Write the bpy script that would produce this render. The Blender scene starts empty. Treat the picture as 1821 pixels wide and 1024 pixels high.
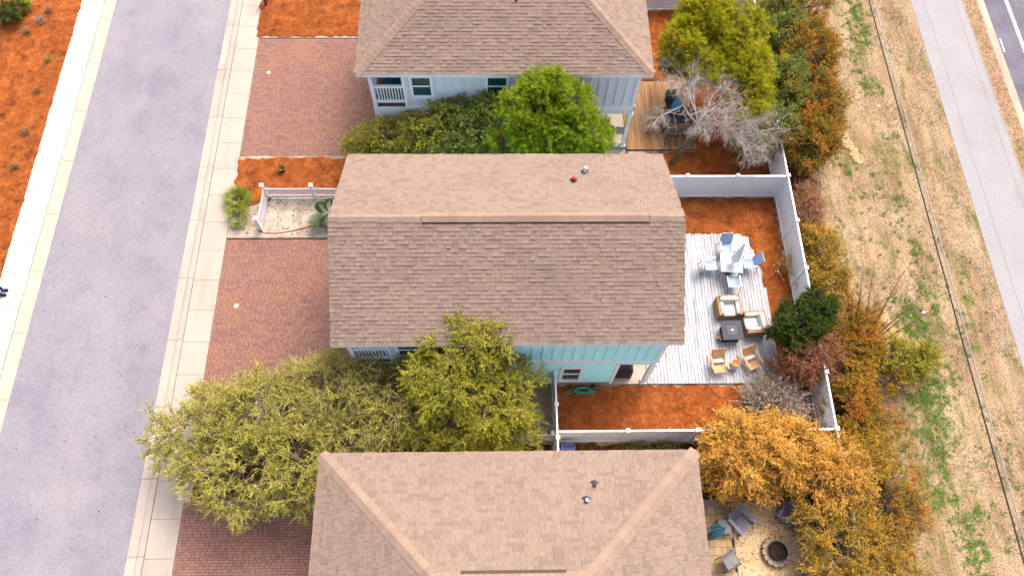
import bpy, math, random
import numpy as np
from mathutils import Matrix, Vector

# ------------------------------------------------------------------ camera, light, exposure
scene = bpy.context.scene
col = scene.collection
FPX, CAMH = 1325.0, 30.0                      # focal length in photo pixels, drone height in metres
_d = np.array([-25, 593, 1325.]); _d /= np.linalg.norm(_d)          # straight down, from the vanishing points
_Y = np.array([-42, -2962, 1325.]); _Y -= _d * _Y.dot(_d); _Y /= np.linalg.norm(_Y)
_U = -_d; _X = np.cross(_Y, _U)

def P(px, py, z=0.0):
    """photo pixel -> point on the horizontal plane at height z"""
    r = np.array([(px - 910.5) / FPX, (py - 512) / FPX, 1.0])
    w = np.array([r @ _X, r @ _Y, r @ _U]); t = (z - CAMH) / w[2]
    return Vector((w[0] * t, w[1] * t, z))

cam_data = bpy.data.cameras.new('camera')
cam_data.sensor_fit = 'HORIZONTAL'; cam_data.sensor_width = 36.0
cam_data.lens = 36.0 * FPX / 1821.0
cam_data.clip_end = 2000
cam = bpy.data.objects.new('camera', cam_data); col.objects.link(cam)
M4 = Matrix.Identity(4)
for i, ax in enumerate((_X, _Y, _U)):          # world axis i in camera coords (x right, y up, z back)
    M4[i][0], M4[i][1], M4[i][2] = ax[0], -ax[1], -ax[2]
M4.translation = (0, 0, CAMH)
cam.matrix_world = M4
scene.camera = cam

SUN_EL, SUN_AZ = 58.0, 30.0                    # azimuth clockwise from +Y
world = bpy.data.worlds.new('World'); scene.world = world; world.use_nodes = True
wn = world.node_tree
sky = wn.nodes.new('ShaderNodeTexSky'); sky.sky_type = 'NISHITA'; sky.sun_disc = False
sky.sun_elevation = math.radians(SUN_EL); sky.sun_rotation = math.radians(SUN_AZ)
sky.air_density = 0.9; sky.dust_density = 8.0; sky.ozone_density = 0.8
wn.links.new(sky.outputs[0], wn.nodes['Background'].inputs[0])
wn.nodes['Background'].inputs[1].default_value = 0.15
sun_d = bpy.data.lights.new('sun', 'SUN'); sun_d.energy = 0.75; sun_d.angle = math.radians(18); sun_d.color = (1, .985, .96)
sun = bpy.data.objects.new('sun', sun_d); col.objects.link(sun)
a, e = math.radians(SUN_AZ), math.radians(SUN_EL)
sun.rotation_euler = Vector((math.sin(a) * math.cos(e), math.cos(a) * math.cos(e), math.sin(e))).to_track_quat('Z', 'Y').to_euler()
sun.location = (20, 40, 60)
scene.view_settings.view_transform = 'Standard'; scene.view_settings.look = 'None'
scene.view_settings.gamma = 1.0; scene.view_settings.use_curve_mapping = False
scene.view_settings.exposure = 1.46
scene.render.engine = 'CYCLES'
scene.cycles.max_bounces = 5; scene.cycles.transparent_max_bounces = 4

random.seed(7); RS = np.random.RandomState(11)
R = math.radians

# ------------------------------------------------------------------ materials
def lin(c):
    return tuple(((v / 255) / 12.92 if v / 255 <= .04045 else ((v / 255 + .055) / 1.055) ** 2.4) for v in c) + (1,)

MATS = {}
def mk(name, cols, scale=1.0, stretch=(1, 1, 1), rough=.8, fine=0.0, fscale=40.0, island=0.0, icols=None, bump=0.0, bscale=None,
       spec=.25, metal=0.0, trans=0.0, contrast=1.0, big=0.0, gain=.5, over=None, imix=.6):
    """noise ramp of base colours (given as displayed sRGB, scaled by `gain` to albedo), optional per-piece variation"""
    m = bpy.data.materials.new(name); m.use_nodes = True; nt = m.node_tree; N = nt.nodes; L = nt.links
    b = N['Principled BSDF']; b.inputs['Roughness'].default_value = rough; b.inputs['Metallic'].default_value = metal
    b.inputs['Specular IOR Level'].default_value = spec
    geo = N.new('ShaderNodeNewGeometry')
    mp = N.new('ShaderNodeMapping'); mp.inputs['Scale'].default_value = [scale * s for s in stretch]
    L.new(geo.outputs['Position'], mp.inputs[0])
    nz = N.new('ShaderNodeTexNoise'); nz.inputs['Scale'].default_value = 1.0; nz.inputs['Detail'].default_value = 5.0
    nz.inputs['Roughness'].default_value = .6
    L.new(mp.outputs[0], nz.inputs['Vector'])
    def ramp(cs, lo=.32, hi=.68):
        r = N.new('ShaderNodeValToRGB'); el = r.color_ramp.elements
        cs = [tuple(v * gain for v in lin(c)[:3]) + (1,) for c in cs]
        if len(cs) == 1: cs = cs * 2
        for i, c in enumerate(cs):
            pos = lo + (hi - lo) * i / (len(cs) - 1)
            if i < 2: el[i].position = pos; el[i].color = c
            else:
                x = el.new(pos); x.color = c
        return r
    r = ramp(cols, .5 - .18 / contrast, .5 + .18 / contrast); L.new(nz.outputs[0], r.inputs[0]); out = r.outputs[0]
    ri = None
    if island or icols:
        oi = N.new('ShaderNodeObjectInfo'); ad = N.new('ShaderNodeMath'); ad.operation = 'ADD'
        L.new(geo.outputs['Random Per Island'], ad.inputs[0]); L.new(oi.outputs['Random'], ad.inputs[1])
        fr = N.new('ShaderNodeMath'); fr.operation = 'FRACT'; L.new(ad.outputs[0], fr.inputs[0]); ri = fr.outputs[0]
    if icols:
        r2 = ramp(icols, 0.0, 1.0); L.new(ri, r2.inputs[0])
        mx = N.new('ShaderNodeMix'); mx.data_type = 'RGBA'; mx.inputs[0].default_value = imix
        L.new(out, mx.inputs[6]); L.new(r2.outputs[0], mx.inputs[7]); out = mx.outputs[2]
    if over:                                   # second colour in patches: (colour, scale, stretch, threshold, softness)
        oc, osc, ost, oth, osf = over
        m2 = N.new('ShaderNodeMapping'); m2.inputs['Scale'].default_value = [osc * q for q in ost]; m2.inputs['Location'].default_value = (7.3, 2.1, 0); L.new(geo.outputs['Position'], m2.inputs[0])
        n2 = N.new('ShaderNodeTexNoise'); n2.inputs['Scale'].default_value = 1; n2.inputs['Detail'].default_value = 7; n2.inputs['Roughness'].default_value = .65; L.new(m2.outputs[0], n2.inputs['Vector'])
        mr2 = N.new('ShaderNodeMapRange'); mr2.inputs[1].default_value = oth; mr2.inputs[2].default_value = oth + osf; L.new(n2.outputs[0], mr2.inputs[0])
        mo = N.new('ShaderNodeMix'); mo.data_type = 'RGBA'; L.new(mr2.outputs[0], mo.inputs[0]); L.new(out, mo.inputs[6]); mo.inputs[7].default_value = tuple(v * gain for v in lin(oc)[:3]) + (1,); out = mo.outputs[2]
    def mul(sock, lo, hi):
        nonlocal out
        mr = N.new('ShaderNodeMapRange'); mr.inputs[3].default_value = lo; mr.inputs[4].default_value = hi
        L.new(sock, mr.inputs[0])
        mm = N.new('ShaderNodeVectorMath'); mm.operation = 'SCALE'; L.new(out, mm.inputs[0]); L.new(mr.outputs[0], mm.inputs['Scale']); out = mm.outputs[0]
        return mr
    if island: mul(ri, 1 - island, 1 + island)
    fn = None
    if fine or bump:
        fn = N.new('ShaderNodeTexNoise'); fn.inputs['Scale'].default_value = fscale; fn.inputs['Detail'].default_value = 3
        L.new(geo.outputs['Position'], fn.inputs['Vector'])
    if fine:
        mr = mul(fn.outputs[0], 1 - fine, 1 + fine); mr.inputs[1].default_value = .3; mr.inputs[2].default_value = .7
    if big:
        bn = N.new('ShaderNodeTexNoise'); bn.inputs['Scale'].default_value = .35; bn.inputs['Detail'].default_value = 3
        L.new(geo.outputs['Position'], bn.inputs['Vector'])
        mr = mul(bn.outputs[0], 1 - big, 1 + big); mr.inputs[1].default_value = .3; mr.inputs[2].default_value = .7
    L.new(out, b.inputs['Base Color'])
    if bump:
        bp = N.new('ShaderNodeBump'); bp.inputs['Strength'].default_value = bump; bp.inputs['Distance'].default_value = .03
        L.new(fn.outputs[0], bp.inputs['Height']); L.new(bp.outputs[0], b.inputs['Normal'])
    if trans:
        tb = N.new('ShaderNodeBsdfTranslucent'); L.new(out, tb.inputs[0])
        ms = N.new('ShaderNodeMixShader'); ms.inputs[0].default_value = trans
        L.new(b.outputs[0], ms.inputs[1]); L.new(tb.outputs[0], ms.inputs[2]); L.new(ms.outputs[0], N['Material Output'].inputs[0])
    MATS[name] = m
    return m

mk('asphalt', [(150, 145, 156), (160, 155, 164), (167, 162, 170)], .5, fine=.16, fscale=16, big=.04, rough=.9, over=((172, 164, 170), .35, (1, .6, 1), .5, .15))
mk('asphalt_dark', [(112, 108, 122), (126, 121, 134), (138, 133, 146)], .6, fine=.3, fscale=18, rough=.9)
mk('path_asphalt', [(176, 172, 174), (184, 180, 182)], .5, fine=.14, fscale=16, rough=.9, over=((168, 163, 164), .5, (1, .5, 1), .52, .2))
mk('concrete', [(204, 190, 175), (215, 201, 186)], .9, fine=.06, fscale=24, island=.035, rough=.9, over=((190, 174, 157), .8, (2, .4, 1), .52, .2))
mk('concrete_white', [(218, 210, 200), (228, 221, 211)], .9, fine=.05, fscale=24, island=.03, rough=.9, over=((208, 198, 186), .8, (2, .5, 1), .55, .2))
mk('concrete_tan', [(212, 196, 176), (222, 206, 187)], 1.2, fine=.05, rough=.9)
mk('kerb_old', [(196, 168, 148), (226, 204, 184)], 1.5, (1, .3, 1), fine=.1, rough=.9)
mk('joint', [(150, 125, 105)], fine=.2)
mk('joint_dark', [(76, 52, 46)], fine=.2)
mk('brick', [(164, 122, 109), (176, 131, 116), (186, 138, 120)], .45, icols=[(154, 115, 106), (170, 126, 113), (186, 138, 119), (164, 122, 114)], island=.05, fine=.12, fscale=25, rough=.9, over=((194, 138, 104), .4, (1, 1, 1), .54, .18))
mk('paving_stone', [(190, 160, 120), (220, 190, 145)], .8, icols=[(160, 140, 118), (205, 176, 130), (228, 196, 140), (176, 158, 140)], fine=.12, fscale=20)
mk('mulch', [(146, 74, 24), (178, 94, 34), (202, 116, 52)], 2.2, fine=.45, fscale=30, bump=.5, rough=1, big=.18, over=((104, 50, 20), 1.3, (1, 1, 1), .54, .14))
mk('mulch_dark', [(70, 42, 26), (108, 66, 38), (140, 92, 58)], 3, fine=.5, fscale=26, bump=.6, rough=1)
mk('needles', [(166, 86, 38), (186, 102, 50)], 2, icols=[(96, 42, 16), (150, 74, 30), (190, 104, 50), (220, 152, 100)], rough=1)
mk('soil', [(170, 150, 128), (206, 190, 172), (222, 208, 192)], 1.3, fine=.3, fscale=18, bump=.3, rough=1)
mk('firepit_sand', [(226, 190, 140), (244, 214, 170)], 1.2, fine=.22, fscale=14, bump=.3, rough=1)
mk('verge', [(136, 110, 78), (174, 144, 110), (190, 162, 128), (206, 180, 148)], .8, (1.6, .28, 1), fine=.42, fscale=13, bump=.6, rough=1, big=.08, contrast=.75, over=((122, 120, 60), .9, (1.5, .35, 1), .52, .14))
mk('verge_kerbside', [(176, 142, 108), (196, 164, 130)], 1.2, fine=.3, fscale=14, bump=.4, rough=1, over=((150, 130, 70), 1.0, (1, .5, 1), .56, .12))
mk('yellow_sand', [(180, 150, 116), (214, 182, 134), (232, 202, 152)], 1.3, fine=.25, fscale=14, rough=1)
mk('shingle', [(160, 138, 122), (170, 146, 129)], .6, icols=[(148, 126, 112), (162, 139, 124), (176, 152, 135), (160, 138, 124), (168, 145, 129)], island=.04, fine=.12, fscale=30, rough=.95, big=.03, over=((152, 131, 118), .5, (1, 1, 1), .55, .2))
mk('shingle_cap', [(172, 146, 127), (180, 153, 134)], .8, icols=[(164, 138, 121), (184, 157, 138)], fine=.12, fscale=30, rough=.95)
mk('roof_deck', [(110, 92, 84)], fine=.1, rough=1)
mk('white_vinyl', [(240, 242, 248), (250, 250, 252)], .7, fine=.02, rough=.45, spec=.4, gain=.8)
mk('white_trim', [(244, 246, 250)], rough=.5, gain=.8)
mk('grey_siding', [(208, 207, 218), (214, 213, 222)], 1, rough=.6, gain=1.0)
mk('aqua_siding', [(172, 234, 238), (178, 238, 240)], 1, rough=.6, gain=1.0)
mk('beige_siding', [(210, 200, 186)], rough=.6, gain=.7)
mk('foundation', [(196, 188, 178)], 2, fine=.1, rough=.9)
mk('glass_teal', [(20, 84, 88), (36, 110, 108)], 1, rough=.08, spec=.6)
mk('glass_dark', [(66, 74, 74), (110, 118, 108)], 2, rough=.08, spec=.6)
mk('dark_inside', [(40, 38, 50)], rough=.9)
mk('porch_floor', [(128, 96, 92), (146, 112, 104)], 3, (1, 6, 1), rough=.8)
mk('deck_white', [(196, 196, 204), (226, 226, 232), (240, 240, 244)], 1.4, (3, .35, 1), island=.06, fine=.14, fscale=16, rough=.8, gain=.44, over=((150, 150, 160), 1.2, (5, .5, 1), .6, .1))
mk('deck_tan', [(176, 128, 84), (206, 160, 112), (222, 180, 134)], 1.2, (4, .3, 1), island=.12, fine=.15, fscale=16, rough=.8)
mk('black_metal', [(34, 32, 40), (46, 44, 52)], 3, rough=.4, spec=.5)
mk('black_cover', [(44, 42, 54), (70, 66, 78)], 3, rough=.55, bump=.2, fscale=8)
mk('grey_metal', [(170, 174, 184)], rough=.35, metal=.3)
mk('sling_blue', [(164, 186, 220), (176, 196, 226)], 4, fine=.06, fscale=80, rough=.7, gain=.65)
mk('umbrella_white', [(236, 240, 242), (244, 248, 250)], 4, rough=.7, gain=.85)
mk('umbrella_blue', [(90, 178, 206), (110, 196, 220)], 4, rough=.7, gain=.6)
mk('wicker', [(172, 124, 84), (204, 156, 112)], 20, fine=.25, fscale=60, bump=.4, rough=.8, gain=.6)
mk('cushion', [(240, 236, 228), (248, 246, 240)], 2, fine=.03, rough=.9, gain=.52)
mk('charcoal', [(62, 62, 78), (76, 76, 92)], 3, rough=.6)
mk('charcoal_inset', [(98, 92, 100), (120, 112, 116)], 6, fine=.2, fscale=50, rough=.7)
mk('teak', [(216, 166, 118), (232, 186, 138)], 3, (1, 6, 1), island=.1, rough=.6, gain=.62)
mk('stoneware', [(206, 206, 212), (226, 226, 230)], 3, rough=.6, gain=.6)
mk('orange_glaze', [(226, 120, 30), (246, 160, 60)], 8, rough=.3, spec=.5)
mk('hose_green', [(40, 176, 140), (70, 206, 170)], 5, rough=.4)
mk('grey_wood', [(134, 132, 150), (160, 156, 172)], 3, (2, 2, 2), island=.1, fine=.12, fscale=30, rough=.8)
mk('grey_fabric', [(140, 142, 138), (160, 162, 156)], 4, rough=.9)
mk('firestone', [(176, 146, 124), (200, 172, 148)], 3, island=.12, fine=.15, fscale=20, rough=.9)
mk('ash', [(44, 34, 36), (76, 54, 48), (66, 60, 66)], 9, rough=1)
mk('timber_edge', [(176, 116, 84), (196, 140, 106)], 2, fine=.15, rough=.9)
mk('blue_plastic', [(116, 130, 206), (140, 152, 220)], 3, rough=.4)
mk('teal_paint', [(20, 140, 168), (30, 160, 186)], 3, rough=.5)
mk('pot_black', [(50, 54, 64)], rough=.5)
mk('red_rubber', [(186, 64, 44)], rough=.6)
mk('bark_grey', [(120, 104, 96), (150, 134, 124)], 6, fine=.25, fscale=20, rough=1)
mk('bark_pale', [(192, 176, 166), (218, 204, 194)], 5, fine=.15, fscale=20, rough=1, gain=.6)
mk('bark_brown', [(110, 78, 60), (140, 100, 76)], 6, fine=.25, fscale=20, rough=1)
mk('twig_tan', [(176, 158, 112), (206, 186, 140)], 3, island=.15, rough=1)
mk('twig_red', [(150, 96, 66), (176, 120, 86)], 3, island=.15, rough=1)
def leaf(name, cols, icols, gain=.95, scale=.9, trans=.25):
    mk(name, cols, scale, icols=icols, island=.13, rough=.7, spec=.2, trans=trans, gain=gain, imix=.38)
leaf('leaf_olive', [(84, 92, 22), (152, 148, 46), (194, 180, 76)], [(76, 90, 22), (142, 144, 42), (192, 178, 72)], gain=1.15, scale=1.6)
leaf('leaf_olive_yellow', [(78, 92, 20), (146, 144, 32), (184, 172, 54)], [(68, 86, 20), (142, 142, 32), (188, 176, 56)], gain=1.05, scale=1.6)
leaf('leaf_green', [(70, 92, 32), (114, 128, 46), (150, 152, 70)], [(60, 88, 32), (108, 126, 44), (158, 156, 76)], gain=1.05, scale=1.5)
leaf('leaf_pine_bright', [(70, 104, 12), (130, 154, 20), (166, 178, 34)], [(60, 96, 12), (128, 152, 18), (174, 182, 40)], gain=.98, scale=1.8)
leaf('leaf_pine_yellow', [(104, 114, 14), (168, 166, 18), (196, 186, 32)], [(88, 104, 14), (162, 160, 16), (206, 194, 36)], scale=1.8)
leaf('leaf_orange_green', [(62, 78, 20), (116, 110, 26), (186, 122, 32), (196, 110, 32)], [(58, 78, 22), (104, 106, 24), (160, 120, 28), (206, 130, 36)], scale=1.4, gain=1.0)
leaf('leaf_yellow', [(96, 96, 24), (168, 132, 30), (214, 154, 46)], [(84, 90, 22), (160, 128, 30), (218, 160, 52)], scale=1.4, gain=1.0)
leaf('leaf_gold', [(150, 112, 26), (212, 152, 44), (242, 196, 104)], [(130, 98, 22), (208, 148, 38), (246, 202, 116)], gain=.95, scale=1.5)
leaf('leaf_juniper', [(34, 56, 20), (66, 86, 28), (104, 114, 40)], [(32, 56, 20), (66, 88, 28), (108, 118, 42)], gain=.85, scale=2.5)
leaf('leaf_russet', [(150, 96, 66), (176, 122, 90), (140, 110, 60)], [(134, 84, 60), (180, 124, 92), (150, 124, 62)])
leaf('leaf_lilac', [(170, 150, 138), (196, 178, 166)], [(140, 122, 112), (186, 168, 156), (208, 192, 180)], trans=.15, gain=.85)
leaf('leaf_palm', [(84, 112, 24), (134, 144, 44), (176, 172, 70)], [(70, 104, 22), (126, 142, 40), (186, 178, 76)], gain=.75)
leaf('leaf_palm_green', [(46, 86, 34), (76, 106, 48)], [(44, 84, 34), (92, 116, 62)], gain=.7)
leaf('grass_green', [(92, 142, 34), (124, 170, 52)], [(84, 132, 34), (132, 174, 60)], gain=.62)
leaf('grass_dry', [(168, 138, 106), (192, 162, 130)], [(132, 104, 76), (176, 146, 114), (206, 180, 146)], trans=.1, gain=.5)
mk('skin', [(206, 156, 128)], rough=.5); mk('denim', [(44, 74, 150), (62, 96, 176)], 12, rough=.9); mk('shoe', [(30, 34, 70)], rough=.6)
mk('shirt', [(120, 126, 140)], rough=.9); mk('hair', [(60, 44, 34)], rough=.7)
mk('paint_white', [(250, 250, 250)], fine=.05, gain=.7); mk('flag_orange', [(240, 90, 30)], rough=.6, gain=.8); mk('paper', [(240, 246, 252)], gain=.7)
mk('cable_black', [(44, 54, 60)], rough=.6); mk('cable_grey', [(176, 172, 170)], rough=.5)
mk('crack', [(140, 134, 142)], rough=1)

# ------------------------------------------------------------------ mesh helpers
class MB:
    def __init__(s): s.v = []; s.f = []
    def add(s, vs, fs):
        n = len(s.v); s.v.extend([tuple(p) for p in vs]); s.f.extend([tuple(i + n for i in f) for f in fs]); return s
    def box(s, c, d, rz=0.0, M=None):
        hx, hy, hz = d[0] / 2, d[1] / 2, d[2] / 2
        vs = [Vector((x, y, z)) for z in (-hz, hz) for x, y in ((-hx, -hy), (hx, -hy), (hx, hy), (-hx, hy))]
        if M is not None: vs = [M @ p for p in vs]
        if rz: m = Matrix.Rotation(rz, 3, 'Z'); vs = [m @ p for p in vs]
        vs = [p + Vector(c) for p in vs]
        return s.add(vs, [(3, 2, 1, 0), (4, 5, 6, 7), (0, 1, 5, 4), (1, 2, 6, 5), (2, 3, 7, 6), (3, 0, 4, 7)])
    def b(s, x0, x1, y0, y1, z0, z1):
        return s.box(((x0 + x1) / 2, (y0 + y1) / 2, (z0 + z1) / 2), (abs(x1 - x0), abs(y1 - y0), abs(z1 - z0)))
    def tube(s, pts, rad, n=6, cap=True):
        pts = [Vector(p) for p in pts]
        if not hasattr(rad, '__len__'): rad = [rad] * len(pts)
        vs = []; prev = None
        for i, p in enumerate(pts):
            d = (pts[min(i + 1, len(pts) - 1)] - pts[max(i - 1, 0)]).normalized()
            ref = Vector((0, 0, 1)) if abs(d.z) < .9 else Vector((1, 0, 0))
            u = d.cross(ref).normalized() if prev is None else (prev - d * prev.dot(d)).normalized()
            prev = u; w = d.cross(u)
            for k in range(n):
                t = 2 * math.pi * k / n; vs.append(p + (u * math.cos(t) + w * math.sin(t)) * rad[i])
        fs = [(i * n + k, i * n + (k + 1) % n, (i + 1) * n + (k + 1) % n, (i + 1) * n + k) for i in range(len(pts) - 1) for k in range(n)]
        if cap: fs += [tuple(range(n - 1, -1, -1)), tuple(range((len(pts) - 1) * n, len(pts) * n))]
        return s.add(vs, fs)
    def lathe(s, prof, c=(0, 0, 0), n=16, sq=1.0):
        vs = [(c[0] + r * math.cos(2 * math.pi * k / n), c[1] + r * sq * math.sin(2 * math.pi * k / n), c[2] + z) for r, z in prof for k in range(n)]
        fs = [(i * n + k, i * n + (k + 1) % n, (i + 1) * n + (k + 1) % n, (i + 1) * n + k) for i in range(len(prof) - 1) for k in range(n)]
        fs += [tuple(range(n - 1, -1, -1)), tuple(range((len(prof) - 1) * n, len(prof) * n))]
        return s.add(vs, fs)
    def pillow(s, c, d, M=None, n=6, p=3.0):
        """rounded cushion: superellipsoid"""
        vs = []; fs = []
        def sp(x, e): return math.copysign(abs(x) ** e, x)
        nu, nv = 12, 8
        for j in range(nv + 1):
            ph = -math.pi / 2 + math.pi * j / nv
            for i in range(nu):
                th = 2 * math.pi * i / nu
                q = Vector((sp(math.cos(ph), .5) * sp(math.cos(th), .4) * d[0] / 2, sp(math.cos(ph), .5) * sp(math.sin(th), .4) * d[1] / 2, sp(math.sin(ph), .6) * d[2] / 2))
                if M is not None: q = M @ q
                vs.append(q + Vector(c))
        fs = [(j * nu + i, j * nu + (i + 1) % nu, (j + 1) * nu + (i + 1) % nu, (j + 1) * nu + i) for j in range(nv) for i in range(nu)]
        return s.add(vs, fs)
    def build(s, name, mat, parent=None, smooth=False):
        me = bpy.data.meshes.new(name); me.from_pydata(s.v, [], s.f); me.update()
        return link(name, me, mat, parent, smooth)

def link(name, me, mat, parent=None, smooth=False):
    if mat and not me.materials: me.materials.append(MATS[mat])
    if smooth: me.polygons.foreach_set('use_smooth', [True] * len(me.polygons))
    o = bpy.data.objects.new(name, me); col.objects.link(o)
    if parent: setpar(o, parent)
    return o
def setpar(o, p):
    o.parent = p
    if p.get('_w'): o.matrix_parent_inverse = Matrix.Translation(-p.location)
def npmesh(name, v, f, mat, parent=None, smooth=False):
    """v (n,3) array, f (m,k) array of equal-size faces"""
    me = bpy.data.meshes.new(name); v = np.asarray(v, np.float32); f = np.asarray(f, np.int32)
    me.vertices.add(len(v)); me.vertices.foreach_set('co', v.ravel())
    k = f.shape[1]; me.loops.add(f.size); me.loops.foreach_set('vertex_index', f.ravel())
    me.polygons.add(len(f)); me.polygons.foreach_set('loop_start', np.arange(0, f.size, k, dtype=np.int32))
    me.update(calc_edges=True)
    if not smooth: me.shade_flat()
    return link(name, me, mat, parent, smooth)
def tag(o, label=None, cat=None, group=None, kind=None):
    if label: o['label'] = label
    if cat: o['category'] = cat
    if group: o['group'] = group
    if kind: o['kind'] = kind
    return o
def thing(name, label, cat, loc=(0, 0, 0), rz=0.0, group=None, worldmode=False):
    o = bpy.data.objects.new(name, None); col.objects.link(o); o.location = loc; o.rotation_euler = (0, 0, rz)
    o.empty_display_size = .2
    if worldmode: o['_w'] = 1
    return tag(o, label, cat, group)
def copy_tree(o, parent=None):
    c = o.copy(); col.objects.link(c); c.parent = parent
    for ch in list(o.children): copy_tree(ch, c)
    return c

# ------------------------------------------------------------------ ground, streets, pavements
def strip(name, x0, x1, y0, y1, z, mat, kind='structure', parent=None):
    m = MB(); m.add([(x0, y0, z), (x1, y0, z), (x1, y1, z), (x0, y1, z)], [(0, 1, 2, 3)])
    return tag(m.build(name, mat, parent), kind=kind)
prof = [(-600, -.03), (-20.58, -.03), (-20.5, -.25), (-13.4, -.25), (-13.3, -.03), (25.98, -.03), (26.1, -.3), (60, -.3), (600, -.3)]
g = MB()
for (xa, za), (xb, zb) in zip(prof[:-1], prof[1:]):
    g.add([(xa, -600, za), (xb, -600, zb), (xb, 600, zb), (xa, 600, za)], [(0, 1, 2, 3)])
tag(g.build('ground', 'verge'), kind='structure')
strip('street', -20.03, -13.97, -80, 140, -.1, 'asphalt')
strip('highway', 26.5, 36, -80, 140, -.12, 'asphalt_dark')
for i in range(1):
    strip('road_edge_line', 27.68, 27.86, -80, 140, -.116, 'paint_white')
    strip('lane_tick', 26.64, 26.70, 26.85, 27.75, -.116, 'paint_white')
strip('shared_path', 22.42, 25.25, -80, 140, .012, 'path_asphalt')
# highway kerb
hk = MB()
for k in range(-8, 20):
    y0 = k * 3.0; hk = MB()
    pr = [(26.03, -.2), (26.03, .0), (26.17, .005), (26.24, -.1), (26.52, -.108), (26.52, -.2)]
    vs = [(x, y, z) for y in (y0 + .006, y0 + 2.994) for x, z in pr]; n = len(pr)
    hk.add(vs, [(i, (i + 1) % n, n + (i + 1) % n, n + i) for i in range(n)] + [tuple(range(n - 1, -1, -1)), tuple(range(n, 2 * n))])
    if k == -8: kerbroot = tag(hk.build('kerb', 'kerb_old'), kind='structure')
    else: hk.build('kerb_section', 'kerb_old', kerbroot)
# house-side street gutters and sidewalks, slab by slab
def gutter(xs, xw, y_joint, mat, nm):
    root = strip(nm, min(xs, xw), max(xs, xw), -60, 100, -.19, 'joint')
    s = 1 if xw > xs else -1
    pr = [(xs, -.18), (xs, -.096), (xs + s * .34, -.088), (xs + s * .44, -.03), (xw - s * .01, .0), (xw - s * .01, -.18)]
    vs0 = [(x, y, z) for y in (0.008, 2.9 - .008) for x, z in pr]; n = len(pr)
    fs = [(i, (i + 1) % n, n + (i + 1) % n, n + i) for i in range(n)] + [tuple(range(n - 1, -1, -1)), tuple(range(n, 2 * n))]
    if s < 0: fs = [tuple(reversed(f)) for f in fs]
    me = bpy.data.meshes.new('gutter_section'); me.from_pydata(vs0, [], fs); me.update()
    for k in range(-11, 8):
        o = link('gutter_section', me, mat, root); o.location = (0, y_joint + 2.9 * k, 0)
def walk(x0, x1, y_joint, mat, nm):
    root = strip(nm, x0, x1, -60, 100, -.04, 'joint_dark')
    m = MB(); m.b(x0 + .008, x1 - .008, .007, 1.445 - .007, -.038, 0)
    me = bpy.data.meshes.new('paving_slab'); me.from_pydata(m.v, [], m.f); me.update()
    for k in range(-22, 14):
        o = link('paving_slab', me, mat, root); o.location = (random.uniform(-.002, .002), y_joint + 1.445 * k, random.uniform(-.003, .003))
gutter(-14.0, -13.32, 23.06 + 2.9 * 0 - .35, 'concrete', 'street_gutter')
gutter(-19.99, -20.53, 23.06, 'concrete_tan', 'street_gutter')
walk(-13.31, -12.17, 21.11, 'concrete', 'sidewalk')
walk(-21.72, -20.54, 21.44, 'concrete_white', 'sidewalk')
# a few hairline cracks and specks in the street
for pts in ([(-17.4, 12), (-17.35, 11), (-17.55, 9.6), (-17.6, 8)], [(-16.9, 26), (-17.1, 23), (-17.4, 20), (-17.5, 18)], [(-14.0, 10.0), (-14.4, 10.15), (-15.0, 10.1)]):
    m = MB(); pp = []
    for (xa, ya), (xb, yb) in zip(pts[:-1], pts[1:]):
        for t in np.linspace(0, 1, 12)[:-1]: pp.append((xa + (xb - xa) * t + random.uniform(-.03, .03), ya + (yb - ya) * t))
    for (xa, ya), (xb, yb) in zip(pp[:-1], pp[1:]):
        w = random.uniform(.004, .011); m.add([(xa - w, ya, -.096), (xa + w, ya, -.096), (xb + w, yb, -.096), (xb - w, yb, -.096)], [(0, 1, 2, 3)])
    tag(m.build('street_crack', 'crack'), kind='structure')

def inside(poly, x, y):
    """point in polygon"""
    c = np.zeros(len(x), bool); n = len(poly); j = n - 1
    for i in range(n):
        xi, yi = poly[i]; xj, yj = poly[j]
        c ^= ((yi > y) != (yj > y)) & (x < (xj - xi) * (y - yi) / (yj - yi + 1e-12) + xi); j = i
    return c
def ragged(poly, amp, step=.18):
    out = []; n = len(poly)
    for i in range(n):
        a = np.array(poly[i]); b = np.array(poly[(i + 1) % n]); L = np.linalg.norm(b - a); k = max(2, int(L / step))
        nn = np.array([-(b - a)[1], (b - a)[0]]) / L
        for t in range(k):
            out.append(tuple(a + (b - a) * t / k + nn * RS.normal(0, amp) * (t > 0)))
    return out
def vnoise(x, y, s, seed):
    r = np.random.RandomState(seed); ph = r.uniform(0, 6.28, 12); fr = r.normal(0, s, (12, 2))
    return sum(np.sin(fr[i, 0] * x + fr[i, 1] * y + ph[i]) for i in range(12)) / 4
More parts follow.
